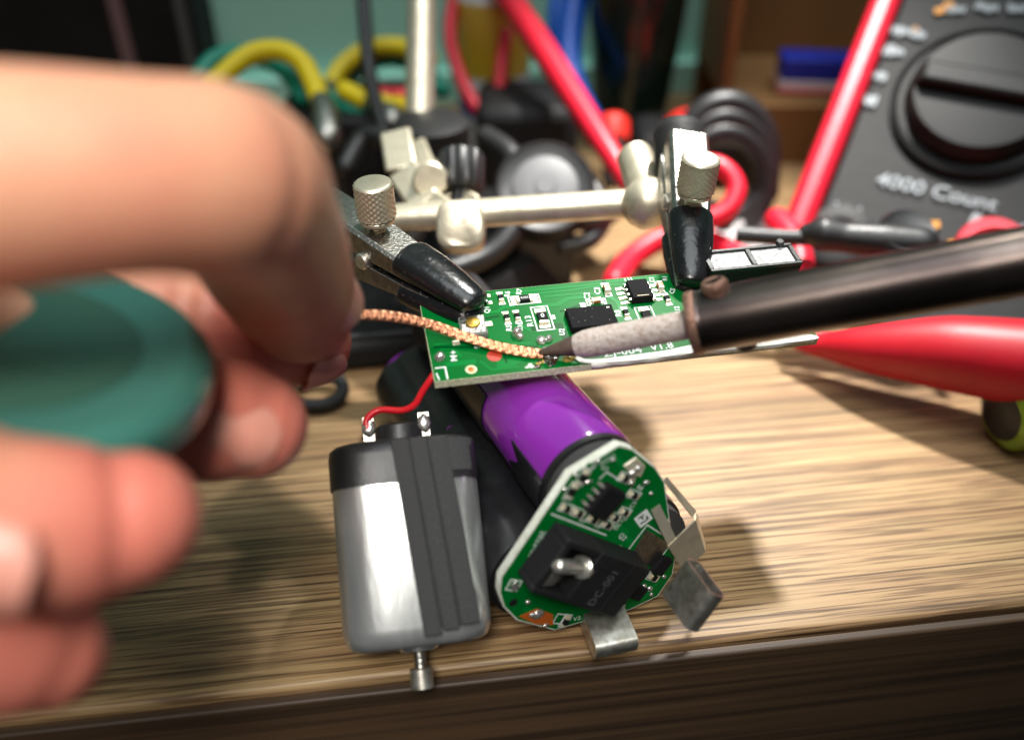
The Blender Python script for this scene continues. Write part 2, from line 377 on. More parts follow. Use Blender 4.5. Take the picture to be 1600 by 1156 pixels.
for x, y, v in ((30.8, 14.4, 0), (33.45, 17.2, 1)):
    for s in (-1, 1):
        if v: solid(bp, x, y+s*1.7, 1.3, .22); solid(bp, x-.55, y+s*1.45, .2, .4); solid(bp, x+.55, y+s*1.45, .2, .4)
        else: solid(bp, x+s*1.7, y, .22, 1.5); solid(bp, x+s*1.45, y-.7, .5, .2); solid(bp, x+s*1.45, y+.7, .5, .2)
rect(bp, 38.6, 9.6, 3.2, 5.0)
strip(bp, [(.5, 2.9), (2.1, 2.9), (2.1, .35)], .28, .09, .102); strip(bp, [(.5, 1.7), (.75, .35)], .26, .09, .102)
bp.build('white_outline', 'print', brd)
for s, sz, x, y, a, xs in (('ZJ-004', 1.9, 32.0, 1.85, 1, 1.25), ('V1.8', 1.9, 39.0, 2.1, 2, 1.15), ('R13', 1.5, 18.0, 11.4, 90, 1.1), ('R7', 1.3, 17.8, 18.9, 70, 1.), ('R6', 1.3, 15.6, 18.6, 75, 1.),
                      ('R5', 1.3, 14.2, 10.2, 80, 1.), ('R10', 1.2, 16.2, 10.3, 80, 1.), ('C2', 1.5, 29.6, 16.1, 80, 1.), ('C3', 1.5, 31.8, 17.2, 80, 1.), ('R8', 1.5, 33.9, 11.0, 85, 1.),
                      ('M+', 1.5, 3.9, 5.2, 85, 1.2), ('S1', 1.3, 8.1, 6.9, 90, 1.), ('Q1', 1.3, 11.3, 15.2, 85, 1.), ('U1', 1.4, 38.3, 19.2, 5, 1.), ('U2', 1.3, 23.0, 8.0, 80, 1.),
                      ('C1', 1.2, 42.5, 18.7, 80, 1.), ('R1', 1.2, 45.0, 18.7, 80, 1.), ('R12', 1.2, 44.6, 10.3, 80, 1.), ('C5', 1.2, 45.3, 15.2, 60, 1.)):
    text('printed_mark', s, sz, brd, (x, y, .095), rz(a), spacing=1.05, bold=.03, xs=xs)
# small resistors and capacitors
def smd(cx, cy, L_, W_, H_, vert, body, name, parent, h0=.05, padx=.5, m=None, o=(0, 0, 0), pads=True):
    m = np.eye(3) if m is None else m; o = np.asarray(o, float)
    A = m@(rz(90) if vert else np.eye(3)) if not isinstance(vert, (float,)) else m@rz(vert)
    c = o+m@np.array([cx, cy, h0])
    p = B().box(c+A@np.array([0, 0, H_/2+.06]), (L_*.62, W_, H_), A).build(name, body, parent, bevel=.05)
    e = B()
    for s in (-1, 1): e.box(c+A@np.array([s*L_*.405, 0, H_/2+.05]), (L_*.19, W_*1.02, H_*1.03), A)
    e.build('end_cap', 'tin' if body != 'capacitor' else 'ceramic', p, bevel=.06)
    if pads:
        e = B()
        for s in (-1, 1):
            e.box(c+A@np.array([s*(L_*.5+padx*.35), 0, .06]), (L_*.2+padx, W_*1.15, .1), A)
        e.build('solder_pad', 'tin', p, bevel=.04)
    return p
r7 = smd(18.25, 16.75, 2.9, 1.45, .5, 0, 'resistor', 'resistor', brd, padx=.8)
r13 = smd(20.4, 11.75, 3.2, 1.7, .55, 1, 'resistor', 'resistor', brd, padx=.6)
text('printed_mark', '0', 1.3, r13, (20.4, 11.85, .675), rz(0), xs=1.0, bold=.02); text('printed_mark', 'R050', .75, r7, (18.25, 16.75, .625), rz(0), xs=.9)
for x, y in ((14.22, 17.7), (14.26, 12.67), (16.13, 12.73), (35.19, 10.85), (43.6, 13.3)):
    smd(x, y, 1.7, .85, .45, 1, 'resistor', 'resistor', brd, padx=.3)
smd(30.8, 14.4, 1.7, 1.0, .7, 0, 'capacitor', 'capacitor', brd, padx=.4)
smd(33.45, 17.2, 1.8, 1.1, .8, 1, 'capacitor', 'capacitor', brd, padx=.4)
smd(43.3, 16.5, 1.7, 1.0, .8, 1, 'capacitor', 'capacitor', brd, padx=.4)
smd(38.6, 9.6, 3.0, 1.6, .5, 1, 'resistor', 'resistor', brd, padx=.6)
# chips
def lead(b, base, d, up, n_, L_=1.0, wd=.42, h=.95, m=None):
    m = np.eye(3) if m is None else m; base = np.asarray(base, float); d = np.asarray(d, float); s = np.cross(up, d)
    pts = [base+np.asarray(up)*h, base+np.asarray(up)*h+d*.35, base+d*(.35+.25)+np.asarray(up)*.12, base+d*(.6+L_*.5)+np.asarray(up)*.1]
    for p, q in zip(pts[:-1], pts[1:]):
        t = unit(q-p); nn = np.cross(s, t)*.11; sv = s*wd/2
        b.add([p-sv-nn, p+sv-nn, q+sv-nn, q-sv-nn, p-sv+nn, p+sv+nn, q+sv+nn, q-sv+nn],
              [(3, 2, 1, 0), (4, 5, 6, 7), (0, 1, 5, 4), (1, 2, 6, 5), (2, 3, 7, 6), (3, 0, 4, 7)])
uz = np.array([0, 0, 1.])
u1 = B().box((38.9, 15.25, .95), (3.9, 4.9, 1.35), taper=.94).build('chip', 'chip', brd, bevel=.08)
for i in range(4):
    for s in (-1, 1):
        y = 15.25+(i-1.5)*1.22
        lb = B(); lead(lb, (38.9+s*1.92, y, .05), (s, 0, 0), uz, 0, L_=.9, h=.8); lb.build('pin', 'solder', u1)
        B().box((38.9+s*3.0, y, .09), (1.7, .62, .09)).build('solder_pad', 'tin', u1, bevel=.03)
B().box((38.9, 13.35, 1.632), (2.2, .1, .012)).build('printed_mark', 'flux', u1)
u2 = B().box((28.6, 9.7, .85), (8.5, 5.0, 1.3), taper=.96).build('chip', 'chip', brd, bevel=.1)
for x in (25.3, 26.6, 29.9, 31.2): B().box((x, 12.55, .09), (1.1, 1.5, .09)).build('solder_pad', 'tin', u2, bevel=.03)
B().box((31.9, 11.4, 1.505), (.5, .3, .012)).build('printed_mark', 'ceramic', u2)
b = B()
for i in range(7): b.box((25+random.random()*6.5, 8.2+random.random()*3.4, 1.51), (.09+.1*random.random(), .07, .02), rz(random.random()*180))
b.build('dust_speck', 'dust', u2)
q1 = B().box((10.6, 17.8, .65), (1.5, 2.9, 1.1), taper=.9).build('transistor', 'chip', brd, bevel=.06)
for y in (16.9, 18.7): lb = B(); lead(lb, (11.3, y, .05), (1, 0, 0), uz, 0, L_=.5, h=.5); lb.build('pin', 'solder', q1); B().box((12.1, y, .09), (.9, .75, .1)).build('solder_pad', 'tin', q1, bevel=.04)
# push switch under the clip
sw = B().box((8.0, 10.6, .75), (4.6, 4.6, 1.35), taper=.97).build('push_switch', 'clear', brd, bevel=.25)
B().box((8.0, 10.6, 1.5), (4.1, 4.1, .12)).build('cover_plate', 'steel', sw, bevel=.1)
B().lathe((8.0, 10.9, 1.55), uz, [(0, 1.25), (.28, 1.2), (.36, 1.05)], 20).build('button', 'brass', sw)
for x, y in ((10.95, 11.7), (4.75, 8.1)): B().box((x, y, .12), (1.3, 1.1, .16)).build('solder_pad', 'tin', sw, bevel=.06)
# solder joints
def joint(x, y, r, h, name='solder_joint', mt='solder', n_=.14):
    B().ball((x, y, .05), (r, r*.95, h), n=16, k=10, noise=n_).build(name, mt, brd, smooth=80)
joint(1.55, 5.1, 1.0, 1.1); joint(15.25, 8.6, 1.0, 1.5); joint(15.6, 7.7, .7, .9); joint(19.0, 6.4, .95, .9); joint(20.3, 6.5, .7, 1.0); joint(19.6, 3.5, 1.5, .9); joint(21.0, 3.4, .9, .6)
b = B()
for i in range(14): b.ball((18.9+random.gauss(0, .9), 1.7+random.gauss(0, .55), .06), (.5+.4*random.random(), .45, .16), n=9, k=5)
b.build('burnt_spot', 'burnt', brd, smooth=80)
b = B()
for i in range(6): b.ball((16.8+random.random()*1.6, 1.1+random.random()*.9, .1), .22+.1*random.random(), n=8, k=5)
b.build('flux_bead', 'flux', brd, smooth=80)
B().ball((22.6, 1.7, .1), (1.05, .75, .55), rz(10), noise=.3).ball((23.4, 1.75, .1), (.9, .4, .35), noise=.3).build('flux_bead', 'flux', brd, smooth=80)
b = B().lathe((6.2, 1.75, .085), uz, [(0, .95), (.02, .95)], 24); b.build('via_ring', 'fibre', brd)
B().lathe((6.2, 1.75, .107), uz, [(0, .55), (.03, .5)], 20).build('copper_via', 'copper_dot', brd)
B().lathe((10.5, 4.2, .085), uz, [(0, 1.25), (.02, 1.25)], 24).build('red_dot', 'red_dot', brd)
# white glue smear along the front edge
gp = [(22.6, 3.2), (23.4, 2.9), (24.4, 1.7), (25.6, 1.0), (29, .72), (33, .78), (36, .85), (39, .95), (42, 1.3), (47, 1.9), (55, 2.4), (62, 1.5), (66, .8), (66.5, -.3), (60, -.45), (50, -.35),
      (44, -.3), (38, -.45), (33, -.5), (28, -.2), (25, .25), (23.9, .9)]
gq = spline(gp+[gp[0]], 4)[:-1]
b = B(); b.prism(gq, .09, .34, inset=.0); ob = b.build('glue_smear', 'glue', brd, bevel=.1)
b = B(); b.tube(spline([(26, -.1, -.1), (31, -.25, -.2), (37, -.2, -.15), (44, -.1, .0), (55, -.15, -.1), (66, -.1, 0)], 8), [.42+.2*math.sin(i*.7)*math.sin(i*.31) for i in range(41)], 8)
b.build('glue_edge', 'glue', brd)
b = B()
for i in range(7): b.ball((15.6+random.gauss(0, .5), 1.0+random.gauss(0, .25), .08), (.4, .25, .15), n=8, k=5)
b.build('glue_spot', 'glue', brd, smooth=80)
# black frame with two frosted windows at the far right end
wo = np.array([60.2, 17.2, .06]); WR = rz(2)@np.array([[1, 0, 0], [0, .86, -.5], [0, .5, .86]])
wf = B().box(wo+(0, 0, 2.0), (17.6, 5.6, 4.0)).build('window_frame', 'blackmatt', brd, bevel=.3)
wt = wo+np.array([0, 0, 4.0])
b = B()
for s in ((0, 2.5, 17.6, .7), (0, -2.5, 17.6, .7), (-8.4, 0, .9, 4.3), (8.4, 0, .9, 4.3), (-.1, 0, .9, 4.3)): b.box(wt+np.array([s[0], s[1], .35]), (s[2], s[3], .75))
b.build('rim', 'black', wf, bevel=.12)
for x in (-4.3, 4.15): B().box(wt+np.array([x, 0, .12]), (7.4, 4.2, .3)).build('frosted_pane', 'frost', wf)
for x in (-7.6, 6.6): B().lathe(wt+np.array([x, 2.9, .2]), uz, [(0, .8), (.9, .8), (1.1, .6)], 14).build('peg', 'black', wf)

# ------------------------------------------------------------------ battery pack with end board
PF = P(925, 755, 142.5); PQ = P(835, 645, 159.3); pa = unit(PQ-PF); pn = -pa
e1 = unit(np.cross([0, 0, 1.], pn)); e2 = np.cross(pn, e1); PM = np.stack([e1, e2, pn], 1)
pack = thing('battery_pack', 'purple three-cell battery pack with green end board and connectors, under the circuit board', 'battery', PF, PM)
cell = None
for (x, y) in ((0, 0), (-9.05, -15.7), (9.05, -15.7)):
    c_ = B().lathe((x, y, -65), (0, 0, 1), [(0, 7.6), (.6, 8.6), (1.4, 9), (63.2, 9), (63.9, 8.75), (64.1, 8.2)], 48).build('battery_cell', 'purple', pack)
    B().lathe((x, y, -1.2), (0, 0, 1), [(0, 8.15), (.1, 8.85), (1.1, 8.8), (1.3, 7.5)], 40).build('end_ring', 'black', c_)
    B().lathe((x, y, .1), (0, 0, 1), [(0, 8.2), (2.2, 8.2)], 40).build('foam_washer', 'foam', c_)
    B().lathe((x, y, -64.9), (0, 0, 1), [(-.4, 6.8), (-.3, 7.5), (.2, 7.5)], 32).build('end_cap', 'steel', c_)
# black tape climbs the top cell; the wider wraps stand in for shade
b = B()
def tape_shade(cx, cy, r, a0, a1, z0, z1, jag=0., n=26):
    vs = []; fs = []
    for i in range(n+1):
        a = math.radians(a0+(a1-a0)*i/n); jz = z0+jag*abs(((i/n*3) % 1)-.5)*2
        for r_ in (r, r+.35):
            for z in (jz, z1): vs.append((cx+r_*math.cos(a), cy+r_*math.sin(a), z))
    for i in range(n):
        q = i*4; p = q+4
        fs += [(q, p, p+1, q+1), (q+2, q+3, p+3, p+2), (q, q+2, p+2, p), (q+1, p+1, p+3, q+3)]
    fs += [(0, 1, 3, 2), (n*4, n*4+2, n*4+3, n*4+1)]
    b.add(vs, fs)
tape_shade(0, 0, 9.02, 158, 232, -8, -.3, -4); tape_shade(-9.05, -15.7, 9.02, 60, 225, -26, -.3, 2)
b.build('tape_shade_wrap', 'tape_shade', pack)
wrap_b = B(); b = wrap_b; tape_shade(-9.05, -15.7, 9.03, 60, 210, -36, -24, 3); tape_shade(0, 0, 9.03, 150, 225, -40, -24, 3); b.build('tape_shade_wrap', 'tape_shade', pack)  # added wraps, black in place of the shade on these cells
for (x, y) in ((0, 0), (-9.05, -15.7), (9.05, -15.7)):
    b = B(); tape_shade(x, y, 9.04, 0, 360, -64.5, -34 if y else -38, 2, 48); b.build('tape_shade_wrap', 'tape_shade', pack)  # added black wrap keeps the rear of the cells dark
# end board
H0 = 2.6; H1 = 4.1                                   # back and front of the end board along the pack axis
out = [(2.25, 9.68), (4.6, 8.2), (6.69, 5.68), (9.0, 3.0), (10.9, -.6), (12.58, -9.9), (14.3, -18.2), (14.0, -22.6), (11.3, -26.6), (5.72, -27.4), (-3.88, -25.9), (-8.91, -25.37), (-15.64, -19.71), (-17.8, -15.6), (-18.4, -12.2), (-18.0, -9.13), (-5.99, 6.95)]
eb = B().prism(out, H0, H1).build('end_board', 'fibre_white', pack)
cen = np.array(out).mean(0); out2 = [tuple(cen+(np.array(p)-cen)*.987) for p in out]
B().prism(out2, H1+.002, H1+.05).build('solder_mask', 'mask', eb)
ZB = H1+.05
b = B()
for pts, wd in (([(-16, -13), (-6, 0.6), (-3, 8)], .5), ([(-3, -2), (4, -8), (5, -12)], .7), ([(3, -8), (5.5, -11.5), (3.6, -14.6)], .6), ([(6, -19), (11, -23), (8, -26)], .8), ([(2, 7), (5, 3)], 1.0), ([(-14, -18), (-9, -22)], 1.)):
    strip(b, pts, wd, ZB, ZB+.03)
b.build('trace', 'trace', eb)
# eight-pin chip
cc = np.array([-.35, .2]); ca = -50.
CR = rz(ca+90.); chipc = np.array([-.3, .15, 0])
ch = B().box((chipc[0], chipc[1], ZB+.85), (4.6, 5.6, 1.4), rz(-45), taper=.93).build('chip', 'chip', pack, bevel=.08)
for i in range(4):
    for s in (-1, 1):
        d = rz(-45)@np.array([s, 0, 0.]); t = rz(-45)@np.array([0, 1., 0])
        base = np.array([chipc[0], chipc[1], ZB])+d*2.25+t*(i-1.5)*1.27
        lb = B(); lead(lb, base, d, uz, 0, L_=1.0, wd=.5, h=.8); lb.build('pin', 'solder', ch)
bp = B()
for (x, y, a, L_, W_) in ((-3.9, 5.8, 58, 2.2, 1.0), (-5.8, 3.8, 58, 2.2, 1.0), (-6.7, .75, -38, 1.7, .9), (-4.55, -1.1, -40, 1.7, .9), (-2.0, -3.4, -40, 1.7, .9), (.55, -5.5, -40, 1.7, .9),
                          (1.9, -4.5, -40, 1.5, .9), (3.4, 3.0, -40, 1.6, 1.0), (5.2, -1.1, -38, 1.8, .9), (3.7, -4.1, -40, 1.5, .9), (10.0, -21.3, -40, 1.8, 1.0), (-6.9, -24.0, 58, 1.8, .9)):
    smd(0, 0, L_, W_, .5, float(a), 'resistor', 'resistor', pack, m=np.eye(3), o=(x, y, ZB-.05), padx=.2)
    rect(bp, x, y, L_+1.1, W_+.75, .16, a, ZB+.045)
strip(bp, [(-9.2, .55), (.4, -7.7)], .26, ZB+.045, ZB+.06)
strip(bp, [(-1.0, 4.4), (.2, 5.3), (3.0, 2.4)], .22, ZB+.045, ZB+.06); strip(bp, [(4.3, -13.2), (8.1, -8.6), (13.2, -14.2)], .22, ZB+.045, ZB+.06); strip(bp, [(9.1, -20.0), (13.0, -15.0)], .22, ZB+.045, ZB+.06)
for i in range(6): strip(bp, [(-.9+i*.45, 8.3+i*.12-.5), (-.75+i*.45, 7.4+i*.12-.5)], .12, ZB+.045, ZB+.06)
rect(bp, -15.9, -11.6, 2.2, 2.4, .22, 58, ZB+.045); rect(bp, -8.0, -23.0, 2.2, 2.0, .22, 58, ZB+.045)
bp.build('white_outline', 'print', eb)
for s, sz, x, y, a in (('2022-08-1', 1.35, -12.1, -5.2, -118), ('U1', 1.1, -.1, 6.1, -40), ('R2', 1., -3.9, -2.9, -40), ('R3', 1., -1.2, -5.2, -40), ('C1', 1.1, 2.9, -6.1, 50), ('C2', 1.1, 4.1, -5.3, 50), ('C3', 1.1, 5.2, -3.2, 50),
                       ('Q2', 1.3, 3.5, -9.4, -55), ('R1', 1., 2.2, -6.9, -40), ('R8', 1.1, 6.3, -.1, -40), ('C5', 1.1, 11.6, -20.4, 50), ('V2.1', 1.2, -4.2, -24.6, -8), ('R6', 1.1, -1.9, 7.4, 58)):
    text('printed_mark', s, sz, eb, (x, y, ZB+.05), rz(a), spacing=1.15, bold=.015)
# printed square logo block with an arrow and bars
b = solid(B(), 7.3, -6.9, 2.6, 2.9, 28, ZB+.045); lg = b.build('logo_patch', 'print', eb)
b = B()
for (x, y, w_, h_) in ((6.8, -6.3, 1.1, .3), (7.0, -6.6, .3, 1.0), (7.7, -7.5, 1.0, .3), (8.0, -7.0, .3, .9), (7.0, -7.8, .6, .3)): solid(b, x, y, w_, h_, 28, ZB+.062)
b.build('logo_mark', 'resistor', eb)
# bare metal patch, nickel tab, copper pad, hole
B().prism([(7.9, -9.5), (12.7, -14.6), (9.6, -18.7), (5.1, -14.4)], ZB+.04, ZB+.16).build('metal_patch', 'steel', eb)
B().prism([(3.0, 5.6), (5.2, 6.6), (7.0, 4.2), (6.2, 2.2), (5.4, 2.9), (5.0, 1.0), (3.8, 1.6), (4.1, 3.9)], ZB+.04, ZB+.35, inset=.05).build('solder_tab', 'tin', eb, bevel=.1)
for x, y, r_, h_ in ((4.6, 3.6, .9, .9), (5.6, 4.2, .8, .8), (4.5, 1.8, .6, .7), (-11.9, -20.0, 1.1, .6), (-13.0, -19.5, .6, .6), (8.2, -22.6, .5, .5), (9.4, -23.8, .6, .5), (11.6, -9.5, .9, .8)):
    B().ball((x, y, ZB), (r_, r_*.9, h_), noise=.2).build('solder_joint', 'solder', eb, smooth=80)
B().prism([(-15.2, -18.9), (-12, -18.6), (-9.2, -21.3), (-9.2, -23.9), (-12.5, -22.0)], ZB+.03, ZB+.12).build('copper_pad', 'copper_dot', eb)
B().lathe((-16.1, -15.4, ZB-.02), uz, [(.0, .75), (.06, .75)], 20).build('hole', 'resistor', eb)
B().prism([(-16.6, -11.2), (-15.4, -10.6), (-15.0, -12.4), (-16.1, -12.9)], ZB+.03, ZB+.3).build('solder_pad', 'solder', eb, bevel=.08)
B().box((11.2, -18.6, ZB+.5), (2.6, 3.4, 1.0), rz(-40)).build('diode', 'chip', pack, bevel=.1)
B().box((6.9, -23.2, ZB+.5), (2.2, 2.6, 1.0), rz(-40)).build('diode', 'chip', pack, bevel=.1)
b = B()
for i in range(4): b.lathe((5.2+i*.95, -15.7-i*.95, ZB), uz, [(0, .28), (.08, .25)], 10)
b.build('via', 'resistor', eb)
for i, (x, y) in enumerate(((-5.1, 6.6), (-6.9, 4.6), (-3.0, 4.6), (-1.4, 8.0), (1.2, 7.4), (7.4, .6), (8.4, -2.0), (3.0, -11.4), (6.2, -20.6), (12.2, -22.2), (4.2, -25.6), (1.0, -25.2), (9.8, -25.4), (-13.6, -16.4), (-10.6, -23.2))):
    B().ball((x, y, ZB), (.42+.12*(i % 3), .4, .4), noise=.25, n=10, k=6).build('solder_joint', 'solder', eb, smooth=80)
# folded nickel strip on the right side of the board
def sheet(quads, t, name, mt, parent):
    b = B()
    for q in quads:
        q = [np.array(p, float) for p in q]; n = unit(np.cross(q[1]-q[0], q[2]-q[0]))*t
        k = len(q); b.add(q+[p+n for p in q], [tuple(range(k-1, -1, -1)), tuple(range(k, 2*k))]+[(i, (i+1) % k, k+(i+1) % k, k+i) for i in range(k)])
    return b.build(name, mt, parent)
z_ = ZB
sheet([[(8.6, -5.6, z_+.1), (10.2, -4.9, z_+.1), (12.8, -12.4, z_+2.4), (11.2, -13.2, z_+2.4)],
       [(10.9, -12.6, z_+2.4), (16.2, -9.2, z_+2.0), (18.6, -17.0, z_+2.4), (14.3, -19.6, z_+2.6)],
       [(16.2, -9.2, z_+2.0), (17.4, -9.0, z_+.4), (19.6, -16.6, z_+.8), (18.6, -17.0, z_+2.4)],
       [(11.4, -1.2, z_-.8), (12.2, -1.0, z_-1.2), (17.4, -9.0, z_+.4), (16.2, -9.2, z_+1.2)]], .3, 'nickel_strip', 'nickel', pack)
# connector shells (flat rounded tubes standing on the board edge)
def shell(o, u, v, w_, name='usb_socket'):
    """flat tube: long side u, stands off along v, thin along w; mouth on the +u side"""
    u, v, w_ = unit(u), unit(v), unit(w_); o = np.asarray(o, float); m_ = np.stack([v, w_, u], 1)
    def ring(hw, ht, r, n=5):
        pts = []
        for cx, cy, a0 in ((hw-r, ht-r, 0), (-hw+r, ht-r, 90), (-hw+r, -ht+r, 180), (hw-r, -ht+r, 270)):
            for i in range(n+1):
                a = math.radians(a0+90*i/n); pts.append((cx+r*math.cos(a), cy+r*math.sin(a)))
        return pts
    ro = ring(4.3, 1.65, 1.1); ri = ring(4.0, 1.35, .8); k = len(ro); vs = []
    for (pts, z) in ((ro, -7.4), (ro, 0), (ri, 0), (ri, -6.2)):
        for p in pts: vs.append(o+m_@np.array([p[0], p[1], z]))
    fs = [tuple(range(k-1, -1, -1))]
    for j in range(3):
        for i in range(k): fs.append((j*k+i, j*k+(i+1) % k, (j+1)*k+(i+1) % k, (j+1)*k+i))
    fs.append(tuple(3*k+i for i in range(k)))
    q = B().add(vs, fs).build(name, 'shell', pack)
    B().box(o+m_@np.array([0, 0, -3.6]), (6.6, .7, 5), m_).build('tongue', 'black', q)
def packloc(p): return PM.T@(np.asarray(p, float)-PF)
def packdir(d): return PM.T@np.asarray(d, float)
uo = packloc((30.65, 89.98, 19.3)); uu = packdir((.485, .242, .84)); uv_ = packdir((.34, -.937, .073)); uw = packdir((.806, .25, -.537))
shell(uo-uv_*3.6+uw*1.6, uu, uv_, uw)
uo = packloc((20.22, 93.83, 4.4)); uu = packdir((.957, .265, -.05)); uv_ = packdir((.275, -.957, -.117)); uw = packdir((-.1, .09, -.989))
shell(uo-uv_*1.6+uw*.6, uu, uv_, uw)
# DC jack: block with an open side showing the centre pin and the spring
jx = unit(np.array([.76, -.65, 0])); jy = np.array([-jx[1], jx[0], 0]); JM = np.stack([jx, jy, uz], 1); jo = np.array([-4.3, -11.4, ZB]); JH = 4.9
jk = B()
def jb(bb, x0, x1, y0, y1, z0, z1): bb.box(jo+JM@np.array([(x0+x1)/2, (y0+y1)/2, (z0+z1)/2]), (x1-x0, y1-y0, z1-z0), JM)
jb(jk, -2.4, 9.6, -5.2, 5.1, 0, JH)                  # solid rear half
jb(jk, -10, -2.42, 3.9, 5.1, 0, JH); jb(jk, -10, -2.42, -5.2, -4.1, 0, JH)   # side walls
jb(jk, -10, -8.6, -4.08, 3.88, 0, JH); jb(jk, -8.58, -2.42, -4.08, 3.88, 0, .8)
jack = jk.build('power_jack', 'blackmatt', pack, bevel=.22)
pb = jo+JM@np.array([-2.3, .9, 3.3])
B().lathe(pb, JM@np.array([-.95, -.02, .30]), [(-.3, 1.9), (.5, 1.9), (.75, 1.55), (.8, 1.15), (7.0, 1.15), (7.6, .95), (7.9, .5), (7.95, 0)], 28).build('centre_pin', 'pinmetal', jack)
wdv = JM@np.array([0, 1.55, 0])
b = B(); sp = [jo+JM@np.array(q) for q in ((-8.4, -2.2, 4.3), (-5.6, -2.0, 3.4), (-3.6, -1.6, 2.2))]
for p, q in zip(sp[:-1], sp[1:]): b.add([p+wdv, p-wdv, q-wdv, q+wdv, p+wdv+uz*.3, p-wdv+uz*.3, q-wdv+uz*.3, q+wdv+uz*.3], [(3, 2, 1, 0), (4, 5, 6, 7), (0, 1, 5, 4), (1, 2, 6, 5), (2, 3, 7, 6), (3, 0, 4, 7)])
b.build('spring_contact', 'pinmetal', jack)
text('raised_mark', 'DC-001', 2.1, jack, jo+JM@np.array([2.8, -.6, JH+.03]), JM@rz(90), 'grey', 1.1)
for a_ in ((-1.2, -.9, 1.0, 5.0), (-1.2, 1.2, 2.6, 2.9), (5.2, 5.5, -5.0, 5.0)):
    b = B(); jb(b, *a_, JH-.05, JH+.15); b.build('moulded_rib', 'black', jack)

# ------------------------------------------------------------------ motor
mt0 = P(628, 706, 151); mt1 = P(654, 1002, 145.5); ax = unit(mt1-mt0); ML = np.linalg.norm(mt1-mt0)
side = unit(RV-ax*(RV@ax)); side = unit(side*math.cos(math.radians(8))-np.cross(ax, side)*math.sin(math.radians(8)))
MM = np.stack([side, np.cross(ax, side), ax], 1)       # y points away from / towards the viewer
motor = thing('electric_motor', 'small silver electric motor with black foam stripe, leaning on its shaft beside the battery', 'motor', mt0, MM)
def sup(rx, ry, e=3.2):
    def sh(a):
        c, s = abs(math.cos(a)), abs(math.sin(a)); return (((c/rx)**e+(s/ry)**e)**(-1/e))
    return sh
msh = sup(12.0, 9.9, 3.6)
cap_b = B().lathe((0, 0, -1.5), uz, [(0, .80), (.35, .92), (1.0, .99), (2.2, 1.012), (7.2, 1.012), (7.25, .97)], 72, shape=msh).build('end_cap', 'black', motor)
B().lathe((0, 0, 5.0), uz, [(0, .99), (ML-8.2, .99), (ML-6.6, .972), (ML-5.5, .93), (ML-5.0, .86)], 72, shape=msh).build('can', 'can', motor)
B().lathe((0, 0, -4.6), uz, [(0, 3.6), (.4, 4.2), (3.4, 4.3)], 28).build('rear_boss', 'black', motor)
B().lathe((0, 0, ML-.2), uz, [(0, 3.4), (1.2, 3.3), (1.5, 2.9)], 24).build('front_boss', 'can', motor)
B().cyl((0, 0, ML), (0, 0, ML+7.2), 1.0, n=16).build('shaft', 'steel', motor)
B().lathe((0, 0, ML+4.0), uz, [(0, 1.5), (.2, 1.9), (3.2, 1.9), (3.4, 1.6)], 28).build('shaft_collar', 'shell', motor)
# find which side of the can faces the viewer
vy = -1. if (MM[:, 1]@(CV-mt0)) < 0 else 1.
def surf(x, ex_=0.):                                    # point on the viewer's side at lateral offset x
    ry = 9.9*.99; rx = 12.*.99; y = ry*max(0., 1-min(1, abs(x)/rx)**3.6)**(1/3.6); return np.array([x, vy*(y+ex_), 0])
b = B()
def strip_on(b, x0, x1, z0, z1, lift, skew=0., n=8):
    vs = []; fs = []
    for i in range(n+1):
        x = x0+(x1-x0)*i/n
        for z in (z0, z1):
            xx = x+skew*(z-z0)/(z1-z0)
            p = surf(xx, 0.); q = surf(xx, lift); vs += [p*np.array([1, .97, 1])+uz*z, q+uz*z]
    for i in range(n):
        q = i*4; p = q+4
        fs += [(q+1, p+1, p+3, q+3), (q, q+2, p+2, p), (q, p, p+1, q+1), (q+2, q+3, p+3, p+2)]
    fs += [(0, 1, 3, 2), (n*4, n*4+2, n*4+3, n*4+1)]
    b.add(vs, fs)
for i, (x0, x1) in enumerate(((-1.9, .8), (1.0, 3.6), (3.8, 6.9))):
    q = B(); strip_on(q, x0, x1, -1.0, ML-1.6-i*.5, .95, 2.6); q.build('foam_stripe', 'foam', motor, bevel=.25)
q = B(); strip_on(q, -1.6, 6.6, -.8, ML-2.6, .35, 2.6); q.build('foam_base', 'foam', motor)
q = B(); strip_on(q, 6.9, 11.6, -.6, 4.6, .5, .2); q.build('foam_tab', 'foam', motor, bevel=.2)
q = B(); strip_on(q, -11.4, -1.5, 4.9, 6.0, .10); q.build('can_rim', 'can', motor)
B().ball((-9.2, vy*6.6, ML-2.6), (.8, .5, .8), noise=.2).build('weld_dot', 'solder', motor)
for x in (-5.2, 4.0):
    tmn = B().box((x, vy*2.0, -3.6), (2.0, .45, 5.2)).build('terminal', 'shell', motor, bevel=.1)
    B().ball((x, vy*2.2, -4.2), (1.15, .9, 1.5), noise=.3).build('solder_joint', 'solder', tmn, smooth=80)

# red wire from the motor terminal up to the board
tw = mt0+MM@np.array([-5.2, vy*2.5, -5.0])
rw = thing('red_wire', 'short thin red wire from the motor terminal up to the circuit board corner', 'wire', tw)
b = B().tube(spline([tw+MM@np.array([0, 0, 1.2]), tw+MM@np.array([-.2, 0, -.6]), P(592, 641, 149.5), P(628, 641, 149), P(648, 632, 148.5), P(660, 612, 148), P(676, 588, 147.5), loc2w((1.6, 4.9, -1.3))], 8), .58, 12)
b.build('insulation', 'red_wire', rw, world=True)
B().ball(loc2w((1.55, 5.0, -1.5)), (.9, .9, .8), noise=.2).build('solder_joint', 'solder', rw, world=True)

